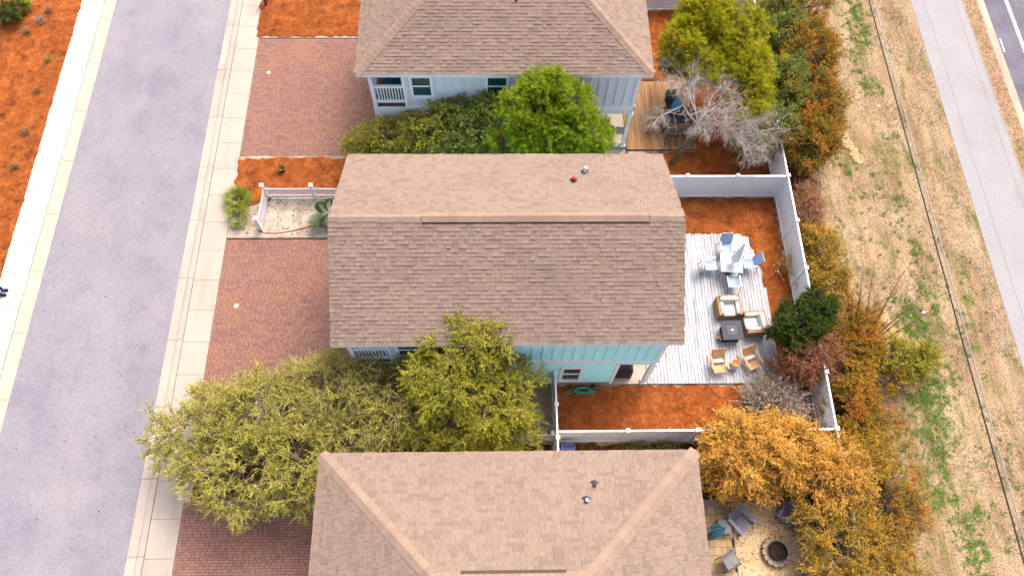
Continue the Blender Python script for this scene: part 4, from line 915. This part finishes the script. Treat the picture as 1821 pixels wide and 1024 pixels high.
# ------------------------------------------------------------------ furniture
ZD = .113
def sling_chair(label, c, rz, fab='sling_blue', frame='grey_metal', group=None, s=1.0):
    """faces +y locally"""
    t = thing('sling_chair', label, 'chair', c, rz, group); t.scale = (s, s, s)
    m = MB(); m.add([(-.24, .25, .43), (.24, .25, .43), (.24, -.2, .40), (-.24, -.2, .40), (-.24, .25, .415), (.24, .25, .415), (.24, -.2, .385), (-.24, -.2, .385)], [(0, 3, 2, 1), (4, 5, 6, 7), (0, 1, 5, 4), (1, 2, 6, 5), (2, 3, 7, 6), (3, 0, 4, 7)]); m.build('seat', fab, t)
    m = MB(); m.add([(-.24, -.2, .40), (.24, -.2, .40), (.23, -.44, .98), (-.23, -.44, .98), (-.24, -.215, .39), (.24, -.215, .39), (.23, -.455, .975), (-.23, -.455, .975)], [(0, 1, 2, 3), (4, 7, 6, 5), (0, 4, 5, 1), (2, 6, 7, 3), (1, 5, 6, 2), (0, 3, 7, 4)]); m.build('backrest', fab, t)
    for sx in (-1, 1):
        x = sx * .27
        m = MB(); m.tube([(x, .34, 0), (x, .27, .42), (x, .24, .62), (x, -.26, .62)], .016, 6); m.build('leg', frame, t)
        m = MB(); m.tube([(x, -.42, 0), (x, -.24, .4), (x * .9, -.45, .98)], .016, 6); m.build('leg', frame, t)
        m = MB(); m.box((x, -.0, .63), (.05, .46, .02)); m.build('armrest', frame, t)
    m = MB(); m.tube([(-.25, -.45, .98), (.25, -.45, .98)], .014, 6); m.build('cross_bar', frame, t); m = MB(); m.tube([(-.27, .26, .42), (.27, .26, .42)], .014, 6); m.build('cross_bar', frame, t)
    return t
def table(label, c, rz, w, d, hgt, top, leg, name='patio_table', rnd=False):
    t = thing(name, label, 'table', c, rz); m = MB()
    if rnd: m.lathe([(w / 2, hgt - .03), (w / 2, hgt), (.001, hgt)], n=24)
    else: m.box((0, 0, hgt - .015), (w, d, .03)); m.b(-w / 2 - .01, w / 2 + .01, -d / 2 - .012, -d / 2 - .001, hgt - .04, hgt + .006); m.b(-w / 2 - .01, w / 2 + .01, d / 2 + .001, d / 2 + .012, hgt - .04, hgt + .006)
    m.build('tabletop', top, t)
    for sx in (-1, 1):
        for sy in (-1, 1):
            m = MB(); m.tube([(sx * w * .46, sy * d * .46, 0), (sx * w * .42, sy * d * .42, hgt - .03)], .018, 6); m.build('leg', leg, t)
    return t
def closed_umbrella(label, c, hgt, canopy, z0=1.05, r=.2, base=True):
    t = thing('closed_umbrella', label, 'umbrella', c); m = MB(); m.tube([(0, 0, 0), (0, 0, hgt)], .02, 8); m.build('pole', 'grey_metal', t)
    if base: m = MB(); m.lathe([(.24, 0), (.24, .05), (.05, .09), (.04, .25)], n=16); m.build('base', 'black_metal', t)
    m = MB(); prof_ = [(.06, z0 - .02), (r, z0), (r * .95, z0 + .35), (r * .6, z0 + .8), (.05, hgt - .06), (.02, hgt)]; n = 16; vs = []
    for q, z in prof_:
        for k in range(n): rr = q * (1.0 if k % 2 == 0 else .55); vs.append((rr * math.cos(6.2832 * k / n), rr * math.sin(6.2832 * k / n), z))
    m.add(vs, [(i * n + k, i * n + (k + 1) % n, (i + 1) * n + (k + 1) % n, (i + 1) * n + k) for i in range(len(prof_) - 1) for k in range(n)] + [tuple(range(n - 1, -1, -1))]); m.build('canopy', canopy, t)
    m = MB(); m.lathe([(.03, hgt), (.035, hgt + .05), (.01, hgt + .08)], n=8); m.build('finial', 'black_metal', t); return t
tc = Vector((10.3, 14.22, ZD)); rz0 = R(-4)
table('white square patio table under the closed umbrella', tc, rz0, .95, .92, .72, 'stoneware', 'grey_metal')
GC = 'blue sling chairs round the white patio table'
for dx, dy, a_, lab in ((-.05, .86, 180, 'top one, behind the umbrella'), (.9, .1, 97, 'right one, nearest the mulch'), (-.86, .02, -88, 'left one, nearest the house roof'), (.05, -.84, 4, 'bottom one, nearest the wicker armchairs')):
    sling_chair('pale blue sling chair at the white patio table, ' + lab, tc + Vector((dx, dy, 0)), R(a_), group=GC)
closed_umbrella('closed white umbrella standing through the patio table', tc + Vector((.05, -.02, 0)), 2.35, 'umbrella_white', 1.0, .2)
def club_chair(label, c, rz):
    """faces -y locally"""
    t = thing('wicker_armchair', label, 'armchair', c, rz, 'wicker armchairs with white cushions'); w, d = 1.0, .88
    m = MB(); m.b(-w / 2, w / 2, -d / 2, d / 2, .06, .3); m.build('base', 'wicker', t)
    for s in (-1, 1):
        m = MB(); m.b(s * w / 2, s * (w / 2 - .09), -d / 2 + .001, d / 2, .301, .6); m.build('arm', 'wicker', t)
        m = MB(); m.pillow((s * (w / 2 - .17), -.08, .52), (.17, .66, .26)); m.build('arm_cushion', 'cushion', t, True)
        for sy in (-1, 1): m = MB(); m.box((s * (w / 2 - .05), sy * (d / 2 - .05), .03), (.06, .06, .06)); m.build('leg', 'wicker', t)
    m = MB(); m.b(-w / 2 + .091, w / 2 - .091, d / 2 - .09, d / 2 - .001, .301, .7); m.build('back', 'wicker', t)
    m = MB(); m.pillow((0, -.1, .38), (.68, .7, .2)); m.build('seat_cushion', 'cushion', t, True)
    m = MB(); m.pillow((0, d / 2 - .2, .58), (.84, .22, .42), Matrix.Rotation(R(-10), 3, 'X')); m.build('back_cushion', 'cushion', t, True)
club_chair('wicker armchair with white cushions facing the fire table from above', (10.0, 12.25, ZD), R(2))
club_chair('wicker armchair with white cushions to the right of the fire table', (11.02, 11.5, ZD), R(-86))
t = thing('fire_table', 'square charcoal fire table in front of the wicker armchairs', 'fire table', (9.97, 11.12, ZD), R(2))
m = MB(); m.b(-.34, .34, -.34, .34, .0, .5); m.build('body', 'charcoal', t); m = MB(); m.b(-.44, .44, -.42, .42, .5, .56); m.build('tabletop', 'charcoal', t)
m = MB(); m.b(-.22, .22, -.21, .21, .56, .566); m.build('burner_tray', 'charcoal_inset', t); m = MB(); m.lathe([(.05, .566), (.06, .58), (.03, .585), (.01, .58)], n=12); m.build('burner', 'grey_metal', t)
t = thing('log_basket', 'small basket of split firewood beside the fire table', 'basket', (9.56, 10.92, ZD)); m = MB(); m.lathe([(.13, 0), (.17, .22), (.15, .22), (.12, .02)], n=12); m.build('basket', 'black_metal', t)
for k in range(4): m = MB(); m.box((.05 * math.cos(k * 1.6), .05 * math.sin(k * 1.6), .2), (.07, .2, .06), k * .8); m.build('log', 'teak', t)
def wood_chair(label, c, rz):
    """slatted lounge chair, faces -y"""
    t = thing('slatted_chair', label, 'chair', c, rz, 'teak slatted chairs with cream cushions')
    for k in range(6): y = -.42 + k * .1; m = MB(); m.box((0, y, .36 - k * .02), (.52, .085, .02)); m.build('seat_slat', 'teak', t)
    Mx = Matrix.Rotation(R(-28), 3, 'X')
    for k in range(5): m = MB(); m.box((0, .16 + k * .055, .36 + k * .11), (.52, .02, .1), M=Mx); m.build('back_slat', 'teak', t)
    m = MB(); m.pillow((0, .05, .36), (.5, .26, .14), Matrix.Rotation(R(-40), 3, 'X')); m.build('cushion', 'cushion', t, True)
    for s in (-1, 1):
        m = MB(); m.tube([(s * .28, -.45, 0), (s * .28, .1, .38), (s * .28, .42, .85)], .022, 5); m.build('side_frame', 'teak', t); m = MB(); m.tube([(s * .28, .45, 0), (s * .28, -.38, .4)], .022, 5); m.build('leg', 'teak', t)
        m = MB(); m.box((s * .31, -.1, .56), (.07, .6, .025)); m.build('armrest', 'teak', t); m = MB(); m.box((s * .31, -.3, .47), (.04, .04, .17)); m.build('arm_post', 'teak', t)
wood_chair('slatted wooden chair with cream cushion, left of the bowl table', (9.25, 9.78, ZD), R(6)); wood_chair('slatted wooden chair with cream cushion, right of the bowl table', (10.62, 9.92, ZD), R(22))
t = thing('drum_table', 'small round grey drum table between the wooden chairs', 'side table', (9.93, 9.68, ZD)); m = MB(); m.lathe([(.16, 0), (.2, .1), (.2, .36), (.17, .42), (.01, .42)], n=20); m.build('drum', 'stoneware', t, True)
t = thing('bowl', 'glossy orange bowl on the drum table', 'bowl', (9.93, 9.68, ZD + .42)); m = MB(); m.lathe([(.05, 0), (.14, .06), (.165, .1), (.15, .1), (.12, .06), (.01, .03)], n=20); m.build('bowl_shell', 'orange_glaze', t, True)
# covered grill and hose
t = thing('covered_grill', 'barbecue under a black cover on the aqua house patio', 'grill', (5.2, 9.5, .1)); m = MB()
pr = [(-.42, -.3, .0), (.42, -.3, .0), (.42, .3, .0), (-.42, .3, .0), (-.4, -.28, .75), (.4, -.28, .75), (.4, .28, .75), (-.4, .28, .75), (-.24, -.22, 1.1), (.26, -.2, 1.12), (.25, .22, 1.13), (-.25, .2, 1.1)]
m.add(pr, [(3, 2, 1, 0)] + [(i + k, i + (k + 1) % 4, i + 4 + (k + 1) % 4, i + 4 + k) for i in (0, 4) for k in range(4)] + [(8, 9, 10, 11)]); o = m.build('cover', 'black_cover', t)
bv = o.modifiers.new('bevel', 'BEVEL'); bv.width = .06; bv.segments = 2
t = thing('garden_hose', 'green garden hose coiled on the mulch below the window', 'hose', (3.6, 8.7, .05)); m = MB(); pts = []
for k in range(90): a_ = k * .42; pts.append((.1 * math.sin(k * .9) + .42 * math.cos(a_) * (1 - .003 * k), .12 * math.sin(a_) + .03 * math.sin(k), .02 + .0012 * k))
pts += [(.5, .1, .05), (.75, .12, .03), (.95, .22, .03)]; m.tube(pts, .017, 5); m.tube([(-.4, -.0, .02), (-.6, -.12, .02), (-.85, -.2, .02), (-.75, -.08, .03), (-.5, .05, .05)], .017, 5); m.build('coil', 'hose_green', t)
m = MB(); m.lathe([(.1, 0), (.11, .18), (.05, .22), (.05, .3)], (.42, .14, 0), 12); m.build('reel', 'black_metal', t); m = MB(); m.tube([(-.42, -.02, .02), (-.45, .2, .3), (-.3, .29, .62)], .01, 5); m.build('tap_pipe', 'grey_metal', t)
m = MB(); hp = []
ctl = [P(457, 409), P(470, 415.5), P(500, 415), P(530, 409), P(552, 403), P(590, 403)]
for a_, b_ in zip(ctl[:-1], ctl[1:]):
    for q in range(5): hp.append((a_.x + (b_.x - a_.x) * q / 5, a_.y + (b_.y - a_.y) * q / 5 + random.uniform(-.012, .012), .03))
m.tube(hp, .017, 5); o = m.build('drip_hose', 'red_rubber'); o.location = (0, 0, .005); tag(o, 'thin dark red hose lying along the front sand patch', 'hose')
# top deck dining set
tt = Vector((8.75, 22.1, .133)); table('dark metal dining table on the tan deck', tt, 0, 1.3, .9, .72, 'black_metal', 'black_metal')
for dx, dy, a_, lab in ((-1.0, -.25, -90, 'leftmost one, in the open'), (-.35, -.85, 0, 'front one, left of the two'), (.45, -.9, 5, 'front one, right of the two'), (1.0, 0, 90, 'right one, under the branches'), (-.2, .85, 180, 'back one')):
    sling_chair('dark metal chair at the tan deck table, ' + lab, tt + Vector((dx, dy, 0)), R(a_), 'charcoal_inset', 'black_metal', 'dark chairs round the tan deck table')
closed_umbrella('closed blue umbrella at the tan deck table', tt + Vector((-.15, .1, 0)), 2.3, 'umbrella_blue', 1.0, .24)
t = thing('grill', 'black barbecue with side shelf on the grey house patio', 'grill', (5.45, 21.2, .1), R(-5)); m = MB(); m.lathe([(.05, .62), (.24, .68), (.26, .8), (.2, .95), (.05, 1.0)], n=14, sq=.75); m.build('lid', 'black_metal', t, True)
m = MB(); m.b(.27, .65, -.2, .2, .78, .81); m.build('shelf', 'charcoal', t)
for sx in (-.18, .18):
    for sy in (-.14, .14): m = MB(); m.tube([(sx * 1.2, sy * 1.2, 0), (sx, sy, .7)], .014, 5); m.build('leg', 'black_metal', t)
m = MB(); m.box((5.0, 22.0, .115), (.7, .45, .03)); o = m.build('door_mat', 'porch_floor'); tag(o, 'brown mat on the grey house patio', 'mat')
def adirondack(label, c, rz, mat='grey_wood'):
    """faces -y"""
    t = thing('adirondack_chair', label, 'chair', c, rz, 'grey wooden armchairs round the fire pit')
    for k in range(6): m = MB(); m.box((0, -.32 + k * .09, .36 - k * .03), (.54, .075, .02)); m.build('seat_slat', mat, t)
    for k in range(6):
        x = (k - 2.5) * .1; hh = .92 - abs(k - 2.5) ** 2 * .02; m = MB(); m.tube([(x * .8, .16, .22), (x * 1.05, .5, hh)], .043, 4); m.build('back_slat', mat, t)
    m = MB(); m.box((0, .4, .6), (.7, .04, .06)); m.build('back_rail', mat, t)
    for s in (-1, 1):
        m = MB(); m.box((s * .36, -.02, .55), (.13, .78, .022)); m.build('armrest', mat, t); m = MB(); m.box((s * .31, -.34, .27), (.03, .1, .54)); m.build('leg', mat, t); m = MB(); m.tube([(s * .29, -.36, .34), (s * .29, .5, .03)], .035, 4); m.build('side_rail', mat, t)
fp = Vector((10.62, 2.3, 0))
adirondack('grey slatted armchair left of the fire pit, near the patio stones', (9.35, 3.4, .03), R(38)); adirondack('grey slatted armchair above the fire pit, under the golden leaves', (11.28, 3.62, .03), R(-38)); adirondack('grey slatted armchair cut off by the bottom edge', (11.35, 1.15, .03), R(-150))
tag(strip('sand_yard', 9.12, 11.88, -3, 4.16, .008, 'firepit_sand'))
m = MB(); m.b(9.1, 11.95, 4.14, 4.22, 0, .08); o = m.build('timber_edging', 'timber_edge'); tag(o, 'brown timber edging along the top of the fire pit sand', 'edging')
m = MB(); m.b(11.88, 11.96, -3, 4.138, 0, .08); o = m.build('timber_edging', 'timber_edge'); tag(o, 'brown timber edging along the right side of the fire pit sand', 'edging')
x = np.concatenate([RS.uniform(9.2, 11.8, 260), RS.normal(11.2, .5, 160)]); y = np.concatenate([RS.uniform(.5, 4.1, 260), RS.normal(3.5, .5, 160)]); k = (x < 11.85) & (x > 9.15) & (y < 4.1)
v, f = strips(x[k], y[k], np.full(k.sum(), .02), (.05, .14), (.012, .03), .05); tag(npmesh('fallen_leaves', v, f, 'needles'), 'brown fallen leaves scattered on the fire pit sand', 'leaves', kind='stuff')
t = thing('fire_pit', 'round stone fire pit with ash in the sandy yard', 'fire pit', fp); 
for k in range(14):
    a_ = 6.2832 * k / 14; m = MB(); m.box((.47 * math.cos(a_), .47 * math.sin(a_), .12), (.17, .19, .24), a_); m.build('stone', 'firestone', t)
m = MB(); m.lathe([(.4, 0), (.41, .27), (.37, .27), (.36, .08)], n=28); m.build('steel_ring', 'black_metal', t); m = MB(); m.lathe([(.36, .05), (.3, .11), (.15, .12), (.01, .14)], n=16); m.build('ash_bed', 'ash', t)
for k in range(5): m = MB(); m.box((random.uniform(-.18, .18), random.uniform(-.18, .18), .15), (.28, .05, .04), k * 1.3); m.build('charred_log', 'joint_dark', t)
# patio stones
pr_ = strip('stone_patio', 7.3, 9.1, -3, 4.3, .004, 'joint_dark'); y = -.5
row = 0
while y < 4.25:
    x = 7.3; hh = .3
    while x < 9.08:
        w = random.choice((.3, .45, .22)); w = min(w, 9.08 - x)
        if w > .1: m = MB(); m.b(x + .006, x + w - .006, y + .006, min(y + hh, 4.28) - .006, .006, .03 + random.uniform(-.004, .004)); m.build('paving_stone', 'paving_stone', pr_)
        x += w
    y += hh; row += 1
closed_umbrella('closed pale blue umbrella beside the lower house roof edge', (8.2, 3.0, .03), 1.9, 'umbrella_blue', .8, .26)
t = thing('side_table', 'square grey-green side table beside the pale blue umbrella', 'side table', (8.68, 3.2, .03), R(-8)); m = MB(); m.b(-.25, .25, -.25, .25, .4, .44); m.build('tabletop', 'grey_fabric', t)
for sx in (-.22, .22):
    for sy in (-.22, .22): m = MB(); m.box((sx, sy, .2), (.04, .04, .4)); m.build('leg', 'black_metal', t)
sling_chair('grey cushioned metal chair on the patio stones near the bottom edge', (8.75, 2.0, .03), R(-62), 'grey_fabric', 'black_metal')
t = thing('plastic_chair', 'blue plastic chair tucked behind the white gate fence', 'chair', (2.78, 6.1, .03), R(170)); m = MB(); m.b(-.24, .24, -.22, .24, .38, .41); m.build('seat', 'blue_plastic', t)
m = MB(); m.box((0, -.24, .62), (.46, .03, .42), M=Matrix.Rotation(R(12), 3, 'X')); m.build('backrest', 'blue_plastic', t)
for sx in (-1, 1):
    m = MB(); m.box((sx * .25, 0, .6), (.05, .46, .03)); m.build('armrest', 'blue_plastic', t)
    for sy in (-1, 1): m = MB(); m.tube([(sx * .25, sy * .23, 0), (sx * .24, sy * .2, .6 if sy > 0 else .4)], .02, 5); m.build('leg', 'blue_plastic', t)
t = thing('air_conditioner', 'grey air conditioning unit against the lower house wall', 'air conditioner', (6.95, 4.35, 0)); m = MB(); m.b(-.35, .35, -.35, .35, .03, .75); m.build('casing', 'grey_metal', t); m = MB(); m.lathe([(.28, .75), (.28, .77), (.2, .785), (.01, .79)], n=16); m.build('fan_grille', 'charcoal', t)
# porch chair on the grey house, bin at top
t = thing('porch_chair', 'teal slatted chair on the grey house upper porch', 'chair', (-4.45, 21.75, 3.122), R(20))
for k in range(5): m = MB(); m.box((0, -.2 + k * .1, .4), (.52, .08, .02)); m.build('seat_slat', 'teal_paint', t)
for k in range(5): m = MB(); m.box(((k - 2) * .105, .32, .72), (.09, .02, .62), M=Matrix.Rotation(R(-20), 3, 'X')); m.build('back_slat', 'teal_paint', t)
for sx in (-.26, .26):
    m = MB(); m.box((sx, 0, .58), (.1, .6, .02)); m.build('armrest', 'teal_paint', t)
    for sy in (-.24, .24): m = MB(); m.box((sx, sy, .29), (.05, .05, .58)); m.build('leg', 'teal_paint', t)
t = thing('mailbox', 'dark teal box on a post at the top edge by the sidewalk', 'mailbox', P(474, 8)); m = MB(); m.box((0, 0, .3), (.1, .1, .6)); m.build('post', 'charcoal', t); m = MB(); m.box((0, 0, .75), (.3, .42, .3)); m.build('box', 'teal_paint', t)
m = MB(); m.tube([(-.15, -.21, .9), (-.15, .21, .9)], .02, 5); m.build('lid_edge', 'charcoal', t)

# ------------------------------------------------------------------ cables, flags, litter, person
def cable(label, pts, r, mat):
    m = MB(); P_ = []
    y0, y1 = 62.0, -40.0
    x0, z0, sag = pts
    for k in range(61):
        u = k / 60; P_.append((x0 + .12 * math.sin(u * 3), y0 + (y1 - y0) * u, z0 - sag * (1 - (2 * u - 1) ** 2)))
    m.tube(P_, r, 6); o = m.build('overhead_cable', mat); tag(o, label, 'cable', 'cables strung over the verge')
cable('thick dark overhead cable above the verge, nearest the back fence', (15.25, 8.0, .9), .028, 'cable_black'); cable('pale cable running right beside the thick dark one', (15.42, 8.05, .92), .022, 'cable_grey')
cable('thin pale cable between the dark cable and the path edge', (16.4, 8.3, .9), .012, 'cable_grey'); cable('thin pale wire along the left path edge', (17.15, 8.5, .9), .01, 'cable_grey')
cable('left wire of the close pair over the path', (18.15, 8.8, .9), .008, 'cable_grey'); cable('right wire of the close pair over the path', (18.45, 8.8, .9), .008, 'cable_grey')
for y in (62.0, -40.0):
    t = thing('utility_pole', 'wooden utility pole beyond the %s of the picture' % ('top' if y > 0 else 'bottom'), 'utility pole', (16.8, y, -.05)); m = MB(); m.tube([(0, 0, 0), (0, 0, 10)], [.16, .11], 10); m.build('pole', 'bark_brown', t)
    m = MB(); m.box((0, 0, 8.6), (4.2, .1, .12)); m.box((-.5, 0, 8.02), (2.6, .08, .1)); m.build('cross_arm', 'bark_brown', t)
for px, py, lab in ((1551, 395, 'orange survey flag highest on the verge, right of the yellow-brown bush'), (1690, 805, 'orange survey flag midway down the verge, nearest the cables'), (1703, 911, 'orange survey flag lowest on the verge')):
    c = P(px, py); t = thing('survey_flag', lab, 'flag', c); m = MB(); m.tube([(0, 0, 0), (.02, 0, .4)], .004, 4); m.build('wire', 'grey_metal', t); m = MB(); m.add([(.02, 0, .4), (.02, 0, .3), (.14, .06, .28), (.15, .05, .38)], [(0, 1, 2, 3), (3, 2, 1, 0)]); m.build('flag', 'flag_orange', t)
for px, py, lab in ((1641, 556, 'crumpled white paper scrap lying on the green verge'), (1562, 190, 'white litter scrap on the upper verge near the hedge')):
    c = P(px, py); m = MB(); m.add([(-.08, -.04, .05), (.02, -.06, .06), (.1, .0, .09), (.02, .05, .06), (-.06, .04, .07), (0, 0, .1)], [(0, 1, 5), (1, 2, 5), (2, 3, 5), (3, 4, 5), (4, 0, 5), (4, 3, 2, 1, 0)]); o = m.build('paper_scrap', 'paper'); o.location = (c.x, c.y, 0); tag(o, lab, 'litter')

def person(c, rz):
    t = thing('person', 'person in blue jeans and dark shoes standing on the left sidewalk', 'person', c, rz)
    def skin(name, verts, edges, radii, mat, root=0, sub=2):
        me = bpy.data.meshes.new(name); me.from_pydata(verts, edges, []); me.update(); o = link(name, me, mat, t)
        md = o.modifiers.new('skin', 'SKIN')
        for v_, r_ in zip(me.skin_vertices[0].data, radii): v_.radius = r_ if hasattr(r_, '__len__') else (r_, r_)
        me.skin_vertices[0].data[root].use_root = True
        s = o.modifiers.new('sub', 'SUBSURF'); s.levels = sub; s.render_levels = sub; return o
    # faces +x; y is left-right
    V = [(0, 0, .98), (0, 0, 1.15), (0, 0, 1.38), (0, 0, 1.52), (.02, 0, 1.62), (.02, 0, 1.74),
         (0, .2, 1.4), (-.05, .27, 1.12), (.05, .28, .88), (.08, .28, .78), (0, -.2, 1.4), (.05, -.27, 1.12), (.15, -.27, .9), (.18, -.27, .8),
         (0, .1, .92), (.02, .11, .5), (0, .11, .1), (.14, .12, .04), (0, -.1, .92), (.04, -.11, .5), (-.02, -.11, .1), (.12, -.12, .04)]
    Ed = [(0, 1), (1, 2), (2, 3), (3, 4), (4, 5), (2, 6), (6, 7), (7, 8), (8, 9), (2, 10), (10, 11), (11, 12), (12, 13), (0, 14), (14, 15), (15, 16), (16, 17), (0, 18), (18, 19), (19, 20), (20, 21)]
    Rr = [.13, .13, .14, .055, .09, .075, .055, .045, .035, .03, .055, .045, .035, .03, .085, .058, .04, .03, .085, .058, .04, .03]
    skin('body', V, Ed, Rr, 'skin')
    skin('jeans', [(0, 0, 1.0), (0, 0, .95), (0, .1, .9), (.02, .11, .5), (0, .11, .1), (0, -.1, .9), (.04, -.11, .5), (-.02, -.11, .1)], [(0, 1), (1, 2), (2, 3), (3, 4), (1, 5), (5, 6), (6, 7)], [.16, .15, .105, .078, .066, .105, .078, .066], 'denim')
    skin('shirt', [(0, 0, .95), (0, 0, 1.15), (0, 0, 1.4), (0, 0, 1.5), (0, .2, 1.41), (-.03, .26, 1.2), (0, -.2, 1.41), (.03, -.26, 1.2)], [(0, 1), (1, 2), (2, 3), (2, 4), (4, 5), (2, 6), (6, 7)], [.165, .16, .165, .07, .08, .07, .08, .07], 'shirt')
    for s, dx in ((1, 0), (-1, -.02)):
        m = MB(); m.pillow((.07 + dx, s * .115, .055), (.3, .11, .11)); m.build('shoe', 'shoe', t, True)
    m = MB(); m.pillow((-.01, 0, 1.76), (.2, .18, .16)); m.build('hair', 'hair', t, True)
person((-21.42, 13.3, 0), R(0))

# keep helper flags out of the saved scene
for o in bpy.data.objects:
    if '_w' in o: del o['_w']
    if o.parent and o.name.split('.')[0] in ('twigs', 'branches', 'crown', 'foliage', 'fronds', 'stems', 'stalks'): o['kind'] = 'stuff'   # leaves and twigs too small to pick apart
